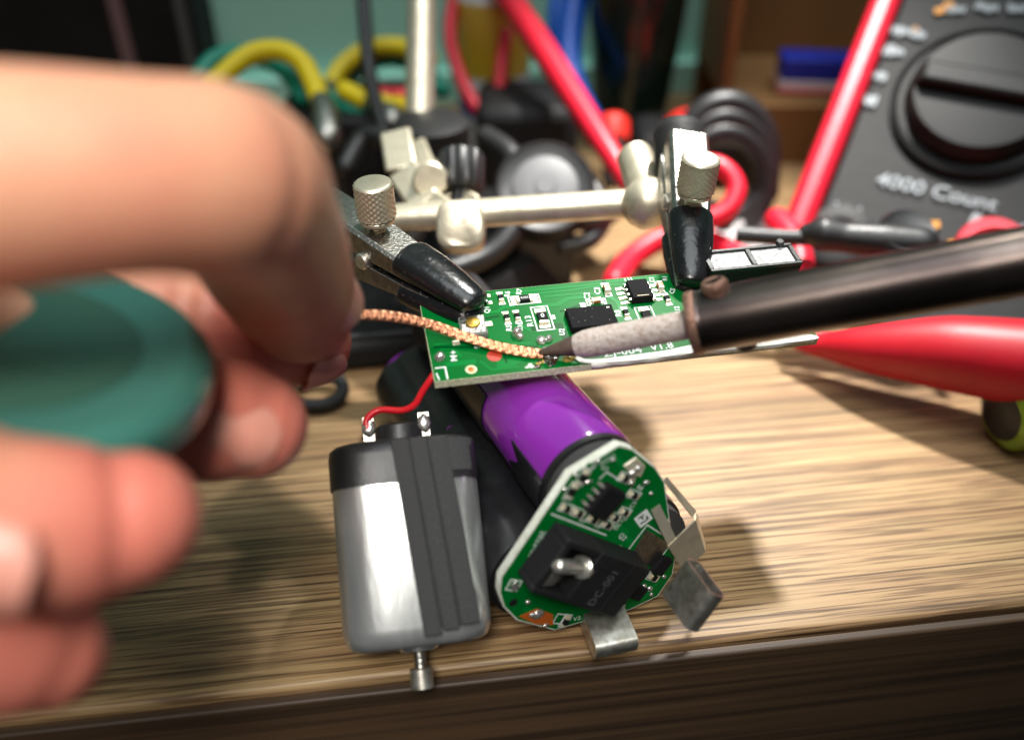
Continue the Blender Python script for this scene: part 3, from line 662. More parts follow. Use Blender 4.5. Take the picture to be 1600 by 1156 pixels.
# ------------------------------------------------------------------ copper desoldering braid
bpath = spline([P(470, 506, 138.5), P(515, 494, 139.5), P(560, 492, 141.5), P(610, 494, 144), P(665, 505, 147), P(720, 524, 149.0), P(775, 541, 148.6), P(820, 550, 148.3), P(848, 553, 148.6)], 16)
seg = np.linalg.norm(np.diff(bpath, axis=0), axis=1); arc = np.concatenate([[0], np.cumsum(seg)]); LT = arc[-1]
NS = 220; tt = np.linspace(0, LT, NS); cp = np.stack([np.interp(tt, arc, bpath[:, k]) for k in range(3)], 1)
tg = np.gradient(cp, axis=0); tg /= np.linalg.norm(tg, axis=1)[:, None]
cb = B()
CAR = 4; PITCH = 5.6
for sgn in (-1, 1):
    for k in range(CAR):
        for wi in range(5):
            pts = []
            for i in range(NS):
                nv = unit(BM[:, 2]*.9+np.array([0, -.45, .3])); nv = unit(nv-tg[i]*(nv@tg[i])); sv = np.cross(tg[i], nv)
                ph0 = sgn*2*math.pi*tt[i]/PITCH+2*math.pi*k/CAR; ph = ph0+(wi-2)*.235
                ov = sgn*.07*math.cos(CAR*ph0)
                wmod = 1.0+.05*math.sin(tt[i]*.55)
                endf = 1.0 if i < NS-8 else 1-.1*(i-NS+8)/8
                pts.append(cp[i]+sv*math.cos(ph)*(.86*wmod*endf)+nv*(math.sin(ph)*.32+ov*math.copysign(1, math.sin(ph))*min(1, abs(math.sin(ph))*2)))
            cb.tube(pts, .098, 5)
braid = cb.build('copper_braid', 'copper', smooth=80, clean=False)
tag(braid, 'flat woven copper desoldering braid running from the fingertips to the iron tip', 'braid')

# ------------------------------------------------------------------ soldering iron
it = P(842, 551, 148.2); ib = P(1080, 506, 140.3); idv = unit(ib-it); IL = np.linalg.norm(ib-it)
IM = frame(idv, (0, 0, 1)); IM = np.stack([IM[:, 2], unit(np.cross(np.array([0, 0, 1.]), IM[:, 2])), np.zeros(3)], 1); IM[:, 2] = np.cross(IM[:, 0], IM[:, 1])
iron = thing('soldering_iron', 'soldering iron with stained steel barrel and worn pointed tip touching the braid', 'soldering iron', it, IM)
X = np.array([1., 0, 0])
B().lathe((6.2, 0, 0), X, [(0, 1.72), (.6, 1.95), (1.6, 2.22), (3.2, 2.34), (IL-6, 2.30), (IL+3, 2.30)], 32).build('tip_rod', 'iron_tip', iron)
B().lathe((0, 0, 0), X, [(0, .28), (.3, .42), (2.5, .95), (5.0, 1.5), (6.25, 1.74)], 28).build('tip_point', 'iron_point', iron)
brl = B().lathe((IL, 0, 0), X, [(0, 2.35), (0, 4.75), (.25, 4.95), (1.4, 5.0), (1.6, 4.94), (2.0, 4.94), (90, 4.94), (92, 5.0)], 48).build('barrel', 'barrel', iron)
B().lathe((IL+.02, 0, 0), X, [(-.25, 4.5), (-.3, 4.95), (.1, 5.14), (1.0, 5.14), (1.3, 4.95)], 48).build('barrel_rim', 'screw_rust', brl)
B().lathe((IL+92, 0, 0), X, [(-1, 5.0), (0, 9), (3, 11), (40, 11), (44, 10)], 32).build('handle', 'black', iron)
sd = unit(np.array([.0, .10, 1.0]))
sc = B().lathe(np.array([IL+4.8, .4, 4.0]), sd, [(0, 2.0), (.8, 2.05), (1.9, 2.1), (2.4, 1.8), (2.5, .8), (2.2, .7), (2.2, .01)], 22).build('clamp_screw', 'screw_rust', iron)
B().box(np.array([IL+4.8, .4, 4.0])+sd*2.5, (2.6, .45, .35), rz(25)).build('slot', 'resistor', sc)
B().lathe((IL+7.5, 0, -4.0), (0, 0, -1), [(0, 2.0), (1.3, 2.0), (2.1, 1.5), (2.3, .6)], 20).build('clamp_screw', 'black', iron)

# ------------------------------------------------------------------ helping-hands stand
base = T(705, 408); 
stand = thing('helping_hands', 'metal helping-hands stand with two rubber-tipped clips gripping the circuit board', 'clamp stand', base)
def hp(b, name, mt, parent=None, **k): return b.build(name, mt, parent or stand, world=True, **k)
hp(B().lathe(base, uz, [(0, 33), (4, 33), (10, 29), (13, 15), (15, 12), (15, 0)], 40), 'base', 'blackmatt')
pt0 = P(655, 222, 240); pt1 = P(661, -150, 247)
hp(B().cyl(P(700, 400, 238), pt0, 3.4, n=20), 'lower_post', 'black')
hp(B().cyl(pt0, pt1, 4.0, n=24), 'post', 'nickel')
hp(B().lathe(P(675, 214, 236), uz, [(-5, 9), (-4, 10), (4, 10), (5, 8)], 24), 'post_collar', 'blackmatt')
cb0 = P(440, 352, 196); cb1 = P(1035, 315, 187)
hp(B().cyl(cb0, cb1, 3.05, n=28), 'crossbar', 'nickel')
# bent plates from the post joint to the crossbar
def plate(pts, wd, t, name):
    b = B(); pts = [np.array(p) for p in pts]
    for p, q in zip(pts[:-1], pts[1:]):
        d = unit(q-p); s = unit(np.cross(d, FV))*wd/2; n = FV*t/2
        b.add([p-s-n, p+s-n, q+s-n, q-s-n, p-s+n, p+s+n, q+s+n, q-s+n], [(3, 2, 1, 0), (4, 5, 6, 7), (0, 1, 5, 4), (1, 2, 6, 5), (2, 3, 7, 6), (3, 0, 4, 7)])
    return hp(b, name, 'nickel', bevel=.7)
plate([P(618, 205, 214), P(628, 265, 206), P(665, 318, 200), P(712, 350, 194)], 7.5, 3.0, 'joint_plate')
plate([P(640, 225, 222), P(660, 275, 212), P(700, 310, 204), P(735, 330, 199)], 8.0, 2.5, 'joint_plate')
hp(B().cyl(P(672, 282, 199), P(676, 276, 214), 4.0, n=20, bev=.5), 'joint_bolt', 'nickel')
hp(B().lathe(P(721, 356, 190), FV, [(-5, 4.3), (-4.5, 4.9), (6, 4.9)], 28, shape=lambda a: (abs(math.cos(a))**4+abs(math.sin(a))**4)**(-.25)), 'clamp_block', 'nickel')
kb0 = P(720, 300, 203); kd = unit(UV*1.0+FV*.25)
kn = hp(B().lathe(kb0, kd, [(-9, 2.2), (0, 2.2), (0, 4.4), (1, 5.2), (8.5, 5.2), (9.3, 4.7), (9.4, 0)], 48, shape=lambda a: 1+.04*math.cos(16*a)), 'knob', 'black')
kd2 = unit(UV*.3+RV*.2-FV*.8)
# ball joints at both ends of the bar
hp(B().ball(P(1012, 318, 183), 5.4, n=20, k=12), 'ball_joint', 'nickel')
hp(B().cyl(P(990, 240, 196), P(1014, 305, 188), 3.9, 4.3, n=20, bev=.8), 'joint_screw', 'nickel')
hp(B().ball(P(470, 352, 192), 5.4, n=20, k=12), 'ball_joint', 'nickel')
hp(B().lathe(P(1062, 238, 184), unit(UV+FV*.2), [(-7, 4.5), (-6, 5.3), (4, 5.3), (6, 4.4), (7, 2.5)], 24), 'rubber_cap', 'blackmatt')
def clip(tip, back, upv, label, spos, jaw_len=34., wide=7.5, sl=13., low=True, wt=4.6):
    x = unit(np.asarray(tip)-np.asarray(back)); z = unit(np.asarray(upv)-x*(np.asarray(upv)@x)); y = np.cross(z, x); m = np.stack([x, y, z], 1); o = np.asarray(tip, float)
    def w_(p): return o+m@np.asarray(p, float)
    def channel(sg, dz, name, mt):
        # sheet-metal channel, tapering to the tip; sg=+1 upper jaw, -1 lower jaw
        xs = [-jaw_len, -jaw_len*.62, -sl+2, 0]; wd = [wide, wide, wide*.86, wt]; zz = [5.2+dz, 4.6+dz, 3.2, 1.4]; dp = [4., 4., 2.6, 1.2]
        vs = []; fs = []
        for i in range(4):
            for s_ in (-1, 1):
                for q, (yy, zz_) in enumerate(((wd[i]/2*s_, zz[i]-dp[i]), (wd[i]/2*s_, zz[i]-.5), (wd[i]/2*s_*.86, zz[i]))):
                    vs.append(w_((xs[i], yy, sg*zz_)))
        for i in range(3):
            a = i*6; c = a+6
            for s_ in (0, 3):
                for q in (0, 1): fs.append((a+s_+q, c+s_+q, c+s_+q+1, a+s_+q+1))
            fs.append((a+2, c+2, c+5, a+5))
        ob = B().add(vs, fs).build(name, mt, stand, world=True)
        so = ob.modifiers.new('solid', 'SOLIDIFY'); so.thickness = .8*S; so.offset = 0
        bv = ob.modifiers.new('bev', 'BEVEL'); bv.width = .2*S; bv.segments = 2
        return ob
    up_ = channel(1, 0, 'clip_jaw', 'steel'); up_['label'] = label
    def sleeve(sg, parent, L_=sl):
        pts = [w_((-L_, 0, sg*2.6)), w_((-L_*.98, 0, sg*2.6)), w_((-L_*.7, 0, sg*2.4)), w_((-L_*.35, 0, sg*1.9)), w_((-.6, 0, sg*1.35)), w_((.4, 0, sg*1.1)), w_((.9, 0, sg*1.0))]
        r_ = np.array([4.1, 4.45, 4.3, 3.85, 3.05, 2.2, 1.0])*wide/7.5
        return B().tube(spline(pts, 5), np.interp(np.linspace(0, 6, 31), range(7), r_), 24, flat=.62, up=m[:, 1]).build('rubber_sleeve', 'rubber', parent, world=True, smooth=60)
    s1 = sleeve(1, up_)
    d = B()
    for i in range(26):
        xx = -random.random()*sl; yy = random.uniform(-2.6, 2.6)
        d.box(w_((xx, yy, 0))+m[:, 2]*(6.2-random.random()*.1)*0+m[:, 2]*(5.1+.28*xx*-.1), (.05, .05, .05))
    if low:
        lo_ = channel(-1, 0, 'clip_jaw', 'steel'); sleeve(-1, lo_, sl*.9)
    # pivot, spring and grips
    B().cyl(w_((-jaw_len*.58, -wide*.62, 0)), w_((-jaw_len*.58, wide*.62, 0)), 1.6, n=16, bev=.3).build('pivot', 'shell', up_, world=True)
    coil = [w_((-jaw_len*.58+2.9*math.cos(a*2*math.pi), -2.4+a*.8, 2.9*math.sin(a*2*math.pi))) for a in np.linspace(0, 6, 90)]
    B().tube(coil, .45, 6).build('spring', 'shell', up_, world=True)
    # knurled thumb screw
    xs0, lean = spos; b0 = w_((xs0, 0, 3.0)); dd = unit(m@np.array(lean))
    B().tube([b0+dd*(i*.12) for i in range(60)], [1.35+.16*math.sin(i*1.3) for i in range(60)], 16).build('screw_thread', 'nickel', up_, world=True)
    hb = b0+dd*3.6
    fr = frame(dd, m[:, 0]); vs = []; fs = []; NN = 108; KK = 34
    for j in range(KK+1):
        for i in range(NN):
            a = 2*math.pi*i/NN; rr = 3.45+.07*(math.sin(18*a+j*1.1)+math.sin(18*a-j*1.1)); vs.append(hb+fr@np.array([rr*math.cos(a), rr*math.sin(a), 1.2+6.0*j/KK]))
    for j in range(KK):
        for i in range(NN): fs.append((j*NN+i, j*NN+(i+1) % NN, (j+1)*NN+(i+1) % NN, (j+1)*NN+i))
    B().add(vs, fs).lathe(hb, dd, [(0, 2.4), (.1, 3.15), (.7, 3.2), (1.1, 2.9), (1.25, 3.45)], 36).lathe(hb, dd, [(7.15, 3.45), (7.5, 3.2), (7.62, 2.9), (7.62, 0)], 36).build('thumb_screw', 'nickel', up_, world=True)
    return up_
clip(loc2w((8.9, 14.2, 1.6)), P(505, 345, 171), UV*.85-FV*.5, 'left clip with knurled thumb screw and shiny black rubber sleeve', (-23.5, (-.10, -.12, 1.)), 40, 8.0, 15.5)
clip(loc2w((48.6, 15.2, 1.0)), P(1064, 215, 182), -FV*.75+UV*.45+RV*.10, 'right clip hanging down onto the board from the crossbar', (-15.0, (-.30, -.1, 1.)), 34, 7.2, 14.5)

# ------------------------------------------------------------------ hand holding the braid and the spool
def chain(pts): return [(P(x, y, z), r) for x, y, z, r in pts]
fing = dict(
    index=[(-330, 330, 75, 11.5), (-120, 290, 76, 10.2), (60, 278, 79, 9.6), (220, 276, 83, 9.2), (322, 282, 88, 9.6), (374, 300, 95, 9.7), (404, 345, 106, 9.6), (430, 400, 116, 9.5), (452, 446, 125, 9.2), (470, 484, 131, 8.0)],
    thumb=[(-420, 560, 100, 17), (-150, 540, 118, 13), (60, 510, 128, 10.5), (250, 500, 135, 9.4), (360, 515, 139, 9.4), (436, 528, 143, 8.8), (480, 534, 145, 7.2)],
    middle=[(-330, 500, 82, 11), (-120, 540, 100, 9.6), (60, 590, 110, 9.2), (200, 630, 113, 8.8), (300, 648, 115, 8.5), (362, 656, 117, 8.2), (396, 664, 118, 7.2)],
    ring=[(-340, 690, 78, 10.5), (-180, 775, 79, 9.3), (-40, 816, 82, 8.6), (70, 822, 85, 8.4), (150, 818, 88, 8.0), (204, 810, 89, 6.9)],
    little=[(-340, 850, 80, 9.5), (-180, 940, 82, 8), (-60, 985, 86, 7.3), (30, 1008, 90, 7.0), (75, 1018, 92, 6.0)],
    palm=[(-340, 330, 76, 12.5), (-350, 500, 82, 13), (-350, 690, 80, 12.5), (-350, 850, 81, 10.5)],
    palm2=[(-360, 420, 80, 14), (-520, 500, 92, 19), (-700, 560, 104, 21), (-1000, 600, 120, 24), (-1500, 640, 140, 27)],
    palm3=[(-360, 720, 82, 13), (-520, 640, 94, 18), (-700, 600, 104, 21)],
    palm4=[(-420, 560, 98, 17), (-560, 560, 102, 20), (-700, 580, 104, 21)])
hb_ = B(); tips = []; allp = []
for k, pts in fing.items():
    c = chain(pts); pp = np.array([q[0] for q in c]); rr = np.array([q[1] for q in c])
    sp_ = spline(np.concatenate([pp, rr[:, None]], 1), 8)
    if not k.startswith('palm'):
        al = np.concatenate([[0], np.cumsum(np.linalg.norm(np.diff(sp_[:, :3], axis=0), axis=1))]); Lf = al[-1]
        nn_ = int(Lf/.5); tq = np.linspace(0, Lf, nn_); sp_ = np.stack([np.interp(tq, al, sp_[:, c_]) for c_ in range(4)], 1)
        for jd in (19., 42.):
            d_ = Lf-jd-tq
            sp_[:, 3] += .35*np.exp(-(d_/5.)**2)-.55*np.exp(-((d_-1.5)/.8)**2)-.55*np.exp(-((d_+1.5)/.8)**2)
    hb_.tube(sp_[:, :3], sp_[:, 3], 24, round_ends=True)
    if not k.startswith('palm'):
        L_ = np.concatenate([[0], np.cumsum(np.linalg.norm(np.diff(pp, axis=0), axis=1))]); tips.append(pp[-1])
me = hb_.mesh('hand_raw'); tmp = link('tmp', me, None, None)
rm = tmp.modifiers.new('r', 'REMESH'); rm.mode = 'VOXEL'; rm.voxel_size = .65*S
sm = tmp.modifiers.new('s', 'SMOOTH'); sm.factor = .5; sm.iterations = 6
bpy.context.view_layer.update()
hm = bpy.data.meshes.new_from_object(tmp.evaluated_get(_dg())); bpy.data.objects.remove(tmp)
hco = np.empty(len(hm.vertices)*3); hm.vertices.foreach_get('co', hco); hco = hco.reshape(-1, 3)/S
fl_ = np.zeros(len(hco))
for t in tips: fl_ = np.maximum(fl_, np.exp(-(np.linalg.norm(hco-t, axis=1)/13.)**2))
# knuckle redness is lighter on the upper, outer skin
at = hm.attributes.new('flush', 'FLOAT', 'POINT'); at.data.foreach_set('value', fl_.astype(np.float32))
hm.polygons.foreach_set('use_smooth', [True]*len(hm.polygons)); hm.name = 'hand'
hand = link('hand', hm, 'skin', None)
tag(hand, 'bare hand pinching the copper braid between finger and thumb, a teal spool in its grip', 'hand')
def nail(c, nrm, tip_dir, wd, ln, name='fingernail', curve=.45):
    nrm = unit(nrm); t = unit(np.asarray(tip_dir)-nrm*(np.asarray(tip_dir)@nrm)); s = np.cross(nrm, t); vs = []; fs = []; n = 10; k = 10
    for lay in (0, 1):
        for j in range(k+1):
            v = -1+2*j/k
            for i in range(n+1):
                u = -1+2*i/n; sc_ = math.sqrt(max(.05, 1-max(0, abs(v)-.55)**2/.2025*.75))
                x = u*wd/2*sc_; y = v*ln/2; z = -curve*wd*(u*sc_)**2*.55-.12*ln*max(0, v)**2*.8+lay*.35
                vs.append(np.asarray(c)+s*x+t*y+nrm*z)
    q = (n+1)*(k+1)
    for j in range(k):
        for i in range(n):
            a = j*(n+1)+i; fs += [(a+q, a+1+q, a+n+2+q, a+n+1+q), (a, a+n+1, a+n+2, a+1)]
    for i in range(n): fs += [(i, i+1, i+1+q, i+q), (k*(n+1)+i, k*(n+1)+i+q, k*(n+1)+i+1+q, k*(n+1)+i+1)]
    for j in range(k): fs += [(j*(n+1), j*(n+1)+q, (j+1)*(n+1)+q, (j+1)*(n+1)), (j*(n+1)+n, (j+1)*(n+1)+n, (j+1)*(n+1)+n+q, j*(n+1)+n+q)]
    return B().add(vs, fs).build(name, 'nail', hand, smooth=60)
cI = P(462, 462, 128); nI = unit(RV*.9-FV*.38+UV*.05); nail(cI+nI*8.75, nI, P(478, 484, 131)-P(443, 400, 116), 9.5, 11)
cM = P(366, 658, 117); nM = unit(-FV*.80+RV*.42-UV*.22); nail(cM+nM*7.85, nM, P(398, 668, 122)-P(300, 645, 119)+np.array([0, 0, -.3]), 8.6, 8.5)
cR = P(40, 830, 82.5); nR = unit(-FV*.93-RV*.05-UV*.32); nail(cR+nR*8.25, nR, P(170, 814, 87)-P(-20, 812, 81), 9.5, 9)
cT = P(478, 540, 144.5); nT = unit(RV*.55-UV*.80-FV*.25); nail(cT+nT*6.9, nT, P(480, 534, 145)-P(436, 528, 143), 7.5, 7.5)

# spool of braid in the grip
sn = unit(RV*.24+UV*.86-FV*.45); sc0 = P(0, 528, 97)
spool = thing('braid_spool', 'teal plastic braid spool held in the hand', 'spool', sc0, frame(sn))
B().lathe((0, 0, 0), uz, [(-7.0, 0), (-7.0, 19), (-6.4, 21.2), (-5.2, 22.2), (-4.2, 22.5), (-2.2, 22.5), (-1.0, 22.1), (-.2, 21), (0, 19.5), (-.3, 18.6), (-.3, 0)], 64).build('case', 'teal', spool)
B().lathe((0, 0, -.28), uz, [(0, 14.4), (.16, 14.4)], 48).build('label_disc', 'tealdark', spool)

# ------------------------------------------------------------------ black cord loop on the table
lc = T(497, 624)+np.array([0, 0, 1.6])
cordp = [lc+np.array([x, y, z]) for x, y, z in ((-14, 2, 0), (-7, -2.8, .2), (0, -4.6, .3), (4.6, -3.2, .6), (6.0, .5, 1.2), (3.5, 4.2, 1.6), (-1.5, 4.6, 1.4), (-6, 2.4, 1.2), (-14, 5, .4), (-30, 9, 0))]
cord = B().tube(spline(cordp, 10), 1.5, 12).build('cord', 'cord'); tag(cord, 'small loop of black cord lying on the table under the fingertips', 'cord')

# ------------------------------------------------------------------ multimeter leaning on the right
mo = P(1205, 425, 238); mr = P(1640, 500, 214); mr = unit(mr-mo)
mu = unit(P(1372, 0, 252)-mo); mr = unit(mr-mu*(mr@mu)); mn = np.cross(mr, mu)
if mn@(CV-mo) < 0: mn = -mn
MT = np.stack([mr, mu, mn], 1)
meter = thing('multimeter', 'charcoal multimeter in a red holster reading 4000 Count, leaning at the right', 'multimeter', mo, MT)
MW, MH = 88., 150.
B().box((MW/2+3, MH/2-6, -12), (MW, MH, 22)).build('body', 'meter', meter, bevel=2)
b = B()
for pts in ([(2.4, -16), (2.4, MH)], [(MW+4, -16), (MW+4, MH)]):
    b.box((pts[0][0], (pts[0][1]+pts[1][1])/2, -10), (7.6, pts[1][1]-pts[0][1], 30))
b.box((MW/2+3, -16, -10), (MW+8, 9, 30)); b.build('holster', 'redframe', meter, bevel=2.6)
def mpx(x, y, h=0.):
    r = (x-CX)/FPX*RV+FV-(y-CY)/FPX*UV; o = mo+mn*h; t = ((o-CV)@mn)/(r@mn); p = CV+r*t-o; return np.array([p@mr, p@mu])
dc = mpx(1532, 160); dr = abs(mpx(1684, 160)[0]-dc[0])*.96
dial = B().lathe((*dc, -1), uz, [(0, dr*1.06), (2.2, dr*1.06), (2.6, dr*1.02), (1.6, dr*.97), (1.6, dr*.9), (5.5, dr*.86), (7.0, dr*.80), (7.2, dr*.7), (7.2, 0)], 64).build('dial', 'meterdark', meter)
B().box((dc[0], dc[1]+.5, 7.2), (dr*1.66, dr*.34, 5.0), taper=.9).build('dial_grip', 'meterdark', dial, bevel=1.2)
def mtext(s, px, py, sz, mtl='meterprint', xs=1., a=0.):
    q = mpx(px, py); text('printed_mark', s, sz, meter, (q[0], q[1], .06), rz(a), mtl, bold=.05*sz/4, xs=xs)
mtext('4000 Count', 1462, 300, 5.4, xs=1.12, a=0); mtext('10A', 1323, 332, 5.6)
b = B(); bo = B()
random.seed(3)
for px, py, w_ in ((1412, 50, 11), (1388, 80, 9), (1362, 117, 8), (1345, 153, 9), (1495, 15, 4), (1542, 12, 5), (1592, 14, 5), (1560, 352, 12)):
    q = mpx(px, py); x = q[0]-w_/2; b = B()
    while x < q[0]+w_/2:
        ww = random.uniform(.7, 1.5); hh = random.uniform(1.8, 3.4); solid(b, x, q[1]+random.uniform(-.4, .4), ww, hh, random.uniform(-15, 15), .05); x += ww+.05
    b.build('scale_mark', 'meterprint', meter)
for px, py, w_ in ((1468, 17, 2.4), (1482, 8, 2.4), (1430, 47, 1.2), (1461, 351, 2.2), (1494, 381, 3.5)): q = mpx(px, py); solid(B(), q[0], q[1], w_, 2.0, 20, .05).build('scale_mark', 'orange', meter)
q = mpx(1548, 392); B().lathe((q[0], q[1], 0), uz, [(0, 8.5), (1.5, 8.5), (2.5, 7.8), (2.5, 5), (.5, 4.5), (.5, 0)], 32).build('input_socket', 'redframe', meter)
q = mpx(1310, 372); B().lathe((q[0], q[1], 0), uz, [(0, 9), (1.5, 9), (2, 8), (2, 5), (.5, 4.5), (.5, 0)], 32).build('input_socket', 'meterdark', meter)

# ------------------------------------------------------------------ things on the back of the table
def cable(name, label, cat, pts, r, mt, n=12, group=None):
    o = B().tube(spline(pts, 10), r, n, round_ends=True).build(name, mt, smooth=80); return tag(o, label, cat, group)
# black probe with finger guard lying before the meter
pr = thing('test_probe', 'black test probe with a round finger guard in front of the multimeter', 'test probe', P(1370, 385, 214))
B().tube(spline([P(1150, 366, 214), P(1225, 371, 212), P(1275, 371, 211)], 6), 2.0, 12).build('probe_lead', 'black', pr, world=True)
B().tube(spline([P(1262, 365, 211), P(1285, 366, 210), P(1320, 371, 209), P(1380, 377, 207), P(1440, 382, 205)], 6), np.interp(np.linspace(0, 4, 25), range(5), [2.5, 4.2, 3.6, 4.2, 4.0]), 16, round_ends=True).build('probe_grip', 'black', pr, world=True)
ft = np.cross(mn, mr)
B().lathe(P(1418, 366, 205), unit(-FV+UV*.5), [(-1.6, 4.0), (-1.6, 6.2), (0, 6.9), (1.2, 6.0), (.6, 4.6)], 28).build('finger_guard', 'black', pr, world=True)
B().tube(spline([P(1440, 382, 205), P(1470, 392, 203), P(1490, 420, 200)], 6), 1.3, 10).build('probe_tip', 'black', pr, world=True)
# red probe handle on the right, over the table
rp = thing('red_probe', 'thick red test probe handle behind the soldering iron barrel', 'test probe', T(1500, 600))
B().tube(spline([P(1250, 538, 212), P(1290, 540, 209), P(1360, 545, 203), P(1480, 552, 195), P(1640, 572, 186), P(1800, 590, 177)], 8), np.interp(np.linspace(0, 5, 41), range(6), [1.6, 3.2, 5.6, 8.2, 9.6, 10]), 24, round_ends=True).build('handle', 'redgrip', rp, world=True)
B().tube([P(1225, 537, 214), P(1251, 538, 212)], [.9, 1.1], 12).build('probe_tip', 'nickel', rp, world=True)
# lime screwdriver handle at the right edge
ls = T(1580, 708); 
sd_ = thing('screwdriver', 'lime green screwdriver handle end at the right edge of the table', 'screwdriver', ls)
B().lathe(ls+np.array([-3.6, 3, 8.2]), (1, .25, 0), [(0, 5.5), (.8, 7.2), (2.2, 8.0), (60, 8.0), (70, 6)], 48, shape=lambda a: 1+.045*math.cos(6*a)).build('handle', 'lime', sd_, world=True)
B().lathe(ls+np.array([-3.9, 2.9, 8.2]), (1, .25, 0), [(-.5, 3.0), (.3, 5.6), (.6, 4.0)], 32).build('end_ring', 'black', sd_, world=True)
# red leads
cable('red_lead', 'thick red lead slanting down from the top behind the stand', 'cable', [P(760, -60, 285), P(800, 5, 280), P(850, 80, 268), P(905, 165, 255), P(950, 235, 245), P(985, 290, 240)], [4.1]*20+[4.1-.045*i for i in range(31)], 'red')
cable('red_lead', 'thin red lead hanging in a narrow loop before the yellow-labelled can', 'cable', [P(810, -60, 300), P(795, 20, 296), P(785, 90, 292), P(778, 150, 290), P(762, 178, 288), P(738, 160, 288), P(712, 100, 290), P(703, 40, 294), P(720, -60, 300)], 2.2, 'red')
cable('red_lead', 'red lead curling in a ring right of the crossbar end', 'cable', [P(1000, 290, 245), P(1060, 262, 240), P(1120, 258, 236), P(1150, 290, 234), P(1136, 328, 233), P(1090, 348, 234), P(1050, 352, 238)], 2.6, 'red')
cable('red_lead', 'red lead looping on the table between board and multimeter', 'cable', [P(960, 440, 232), P(990, 400, 242), P(1050, 368, 246), P(1110, 378, 240), P(1160, 405, 232), P(1205, 412, 226), P(1232, 385, 226), P(1222, 350, 232)], 3.2, 'red')
cable('red_lead', 'red lead end curving down at the foot of the multimeter holster', 'cable', [P(1215, 345, 230), P(1236, 372, 224), P(1250, 410, 219), P(1246, 450, 214)], 3.4, 'red')
# thin black cable and blue handle
cable('black_cable', 'thin black cable hanging straight down left of the stand post', 'cable', [P(563, -60, 270), P(570, 30, 266), P(577, 110, 262), P(590, 170, 258), P(606, 225, 254)], 2.2, 'black')
bh = thing('pliers', 'pliers with blue handles standing behind the slanting red lead', 'pliers', P(925, 195, 295))
B().tube(spline([P(905, -40, 310), P(893, 30, 307), P(888, 90, 303), P(900, 140, 300), P(928, 190, 296)], 8), np.interp(np.linspace(0, 4, 33), range(5), [5, 5, 4.4, 4, 3.2]), 16, round_ends=True).build('handle', 'blue', bh, world=True)
B().tube(spline([P(880, -40, 318), P(872, 40, 314), P(880, 120, 310), P(905, 170, 304)], 8), 4, 16, round_ends=True).build('handle', 'blue', bh, world=True)
B().tube([P(905, 170, 302), P(940, 215, 292)], [4, 5], 12).build('jaw', 'black', bh, world=True)
# two pairs of pliers with yellow and green grips
def pliers(label, yel, grn, head, rg=3.0):
    t = thing('pliers', label, 'pliers', head[-1], group='pliers with yellow and green grips')
    for pts, mt, off in ((yel, 'yellow', 0), (grn, 'green', 0)):
        B().tube(spline(pts, 8), rg, 14, round_ends=True).build('grip', mt, t, world=True)
    B().tube(head, np.linspace(3.2, 4.5, len(head)), 14, round_ends=True).build('jaw', 'steel', t, world=True)
pliers('pliers whose yellow and green grips arch above the index finger', [P(330, 140, 262), P(355, 112, 263), P(395, 84, 264), P(440, 80, 264), P(472, 98, 263), P(490, 130, 261), P(500, 158, 259)],
       [P(312, 122, 275), P(335, 95, 277), P(375, 84, 278), P(425, 96, 277), P(455, 120, 274), P(475, 152, 270)], [P(502, 160, 258), P(508, 178, 256), P(512, 215, 252)])
pliers('pliers whose yellow and green grips arch behind the stand post', [P(515, 138, 286), P(535, 105, 288), P(575, 78, 290), P(625, 74, 290), P(670, 92, 288)],
       [P(525, 150, 292), P(545, 118, 294), P(590, 92, 296), P(640, 96, 295), P(690, 140, 290)], [P(515, 140, 285), P(508, 165, 280), P(505, 200, 276)])
pliers('short pliers with straight yellow and green grips below the arched ones', [P(540, 142, 268), P(560, 152, 267), P(582, 163, 266)],
       [P(525, 155, 271), P(550, 172, 270), P(580, 184, 269)], [P(582, 164, 265), P(600, 176, 262), P(615, 190, 260)], 2.9)
yk = thing('wire_stripper', 'tool with a rounded yellow and red tip beside the stand post', 'tool', P(605, 165, 262))
B().tube(spline([P(594, 160, 262), P(608, 166, 262), P(622, 165, 263)], 5), 2.9, 14, round_ends=True).build('grip', 'yellow', yk, world=True)
B().tube(spline([P(590, 146, 265), P(608, 150, 265), P(640, 150, 267)], 5), 2.4, 14, round_ends=True).build('guard', 'red', yk, world=True)
# can with a yellow label
cn = T(772, 190); cn = np.array([P(772, 60, 318)[0], P(772, 150, 318)[1], 0])
can = thing('can', 'white can with a yellow label behind the thin red loop', 'can', cn)
B().lathe(cn, uz, [(0, 11.5), (1, 12.5), (70, 12.5), (73, 10.5), (76, 10.5), (76, 0)], 40).build('can_body', 'white', can, world=True)
B().lathe(cn+np.array([0, 0, 26]), uz, [(0, 12.6), (24, 12.6)], 40).build('label_band', 'label', can, world=True)
B().lathe(cn+np.array([0, 0, 12]), uz, [(0, 12.58), (7, 12.58)], 40).build('label_band', 'blue', can, world=True)
# dark round bottle
bt = np.array([P(985, 90, 322)[0], P(985, 150, 322)[1], 0])
btl = thing('bottle', 'dark green rounded bottle standing against the wall in the middle', 'bottle', bt)
B().lathe(bt, uz, [(0, 9), (2, 12), (14, 13.5), (40, 16), (58, 17.2), (80, 16.5), (100, 12), (112, 7), (130, 6.5)], 40).build('bottle_body', 'bottle', btl, world=True)
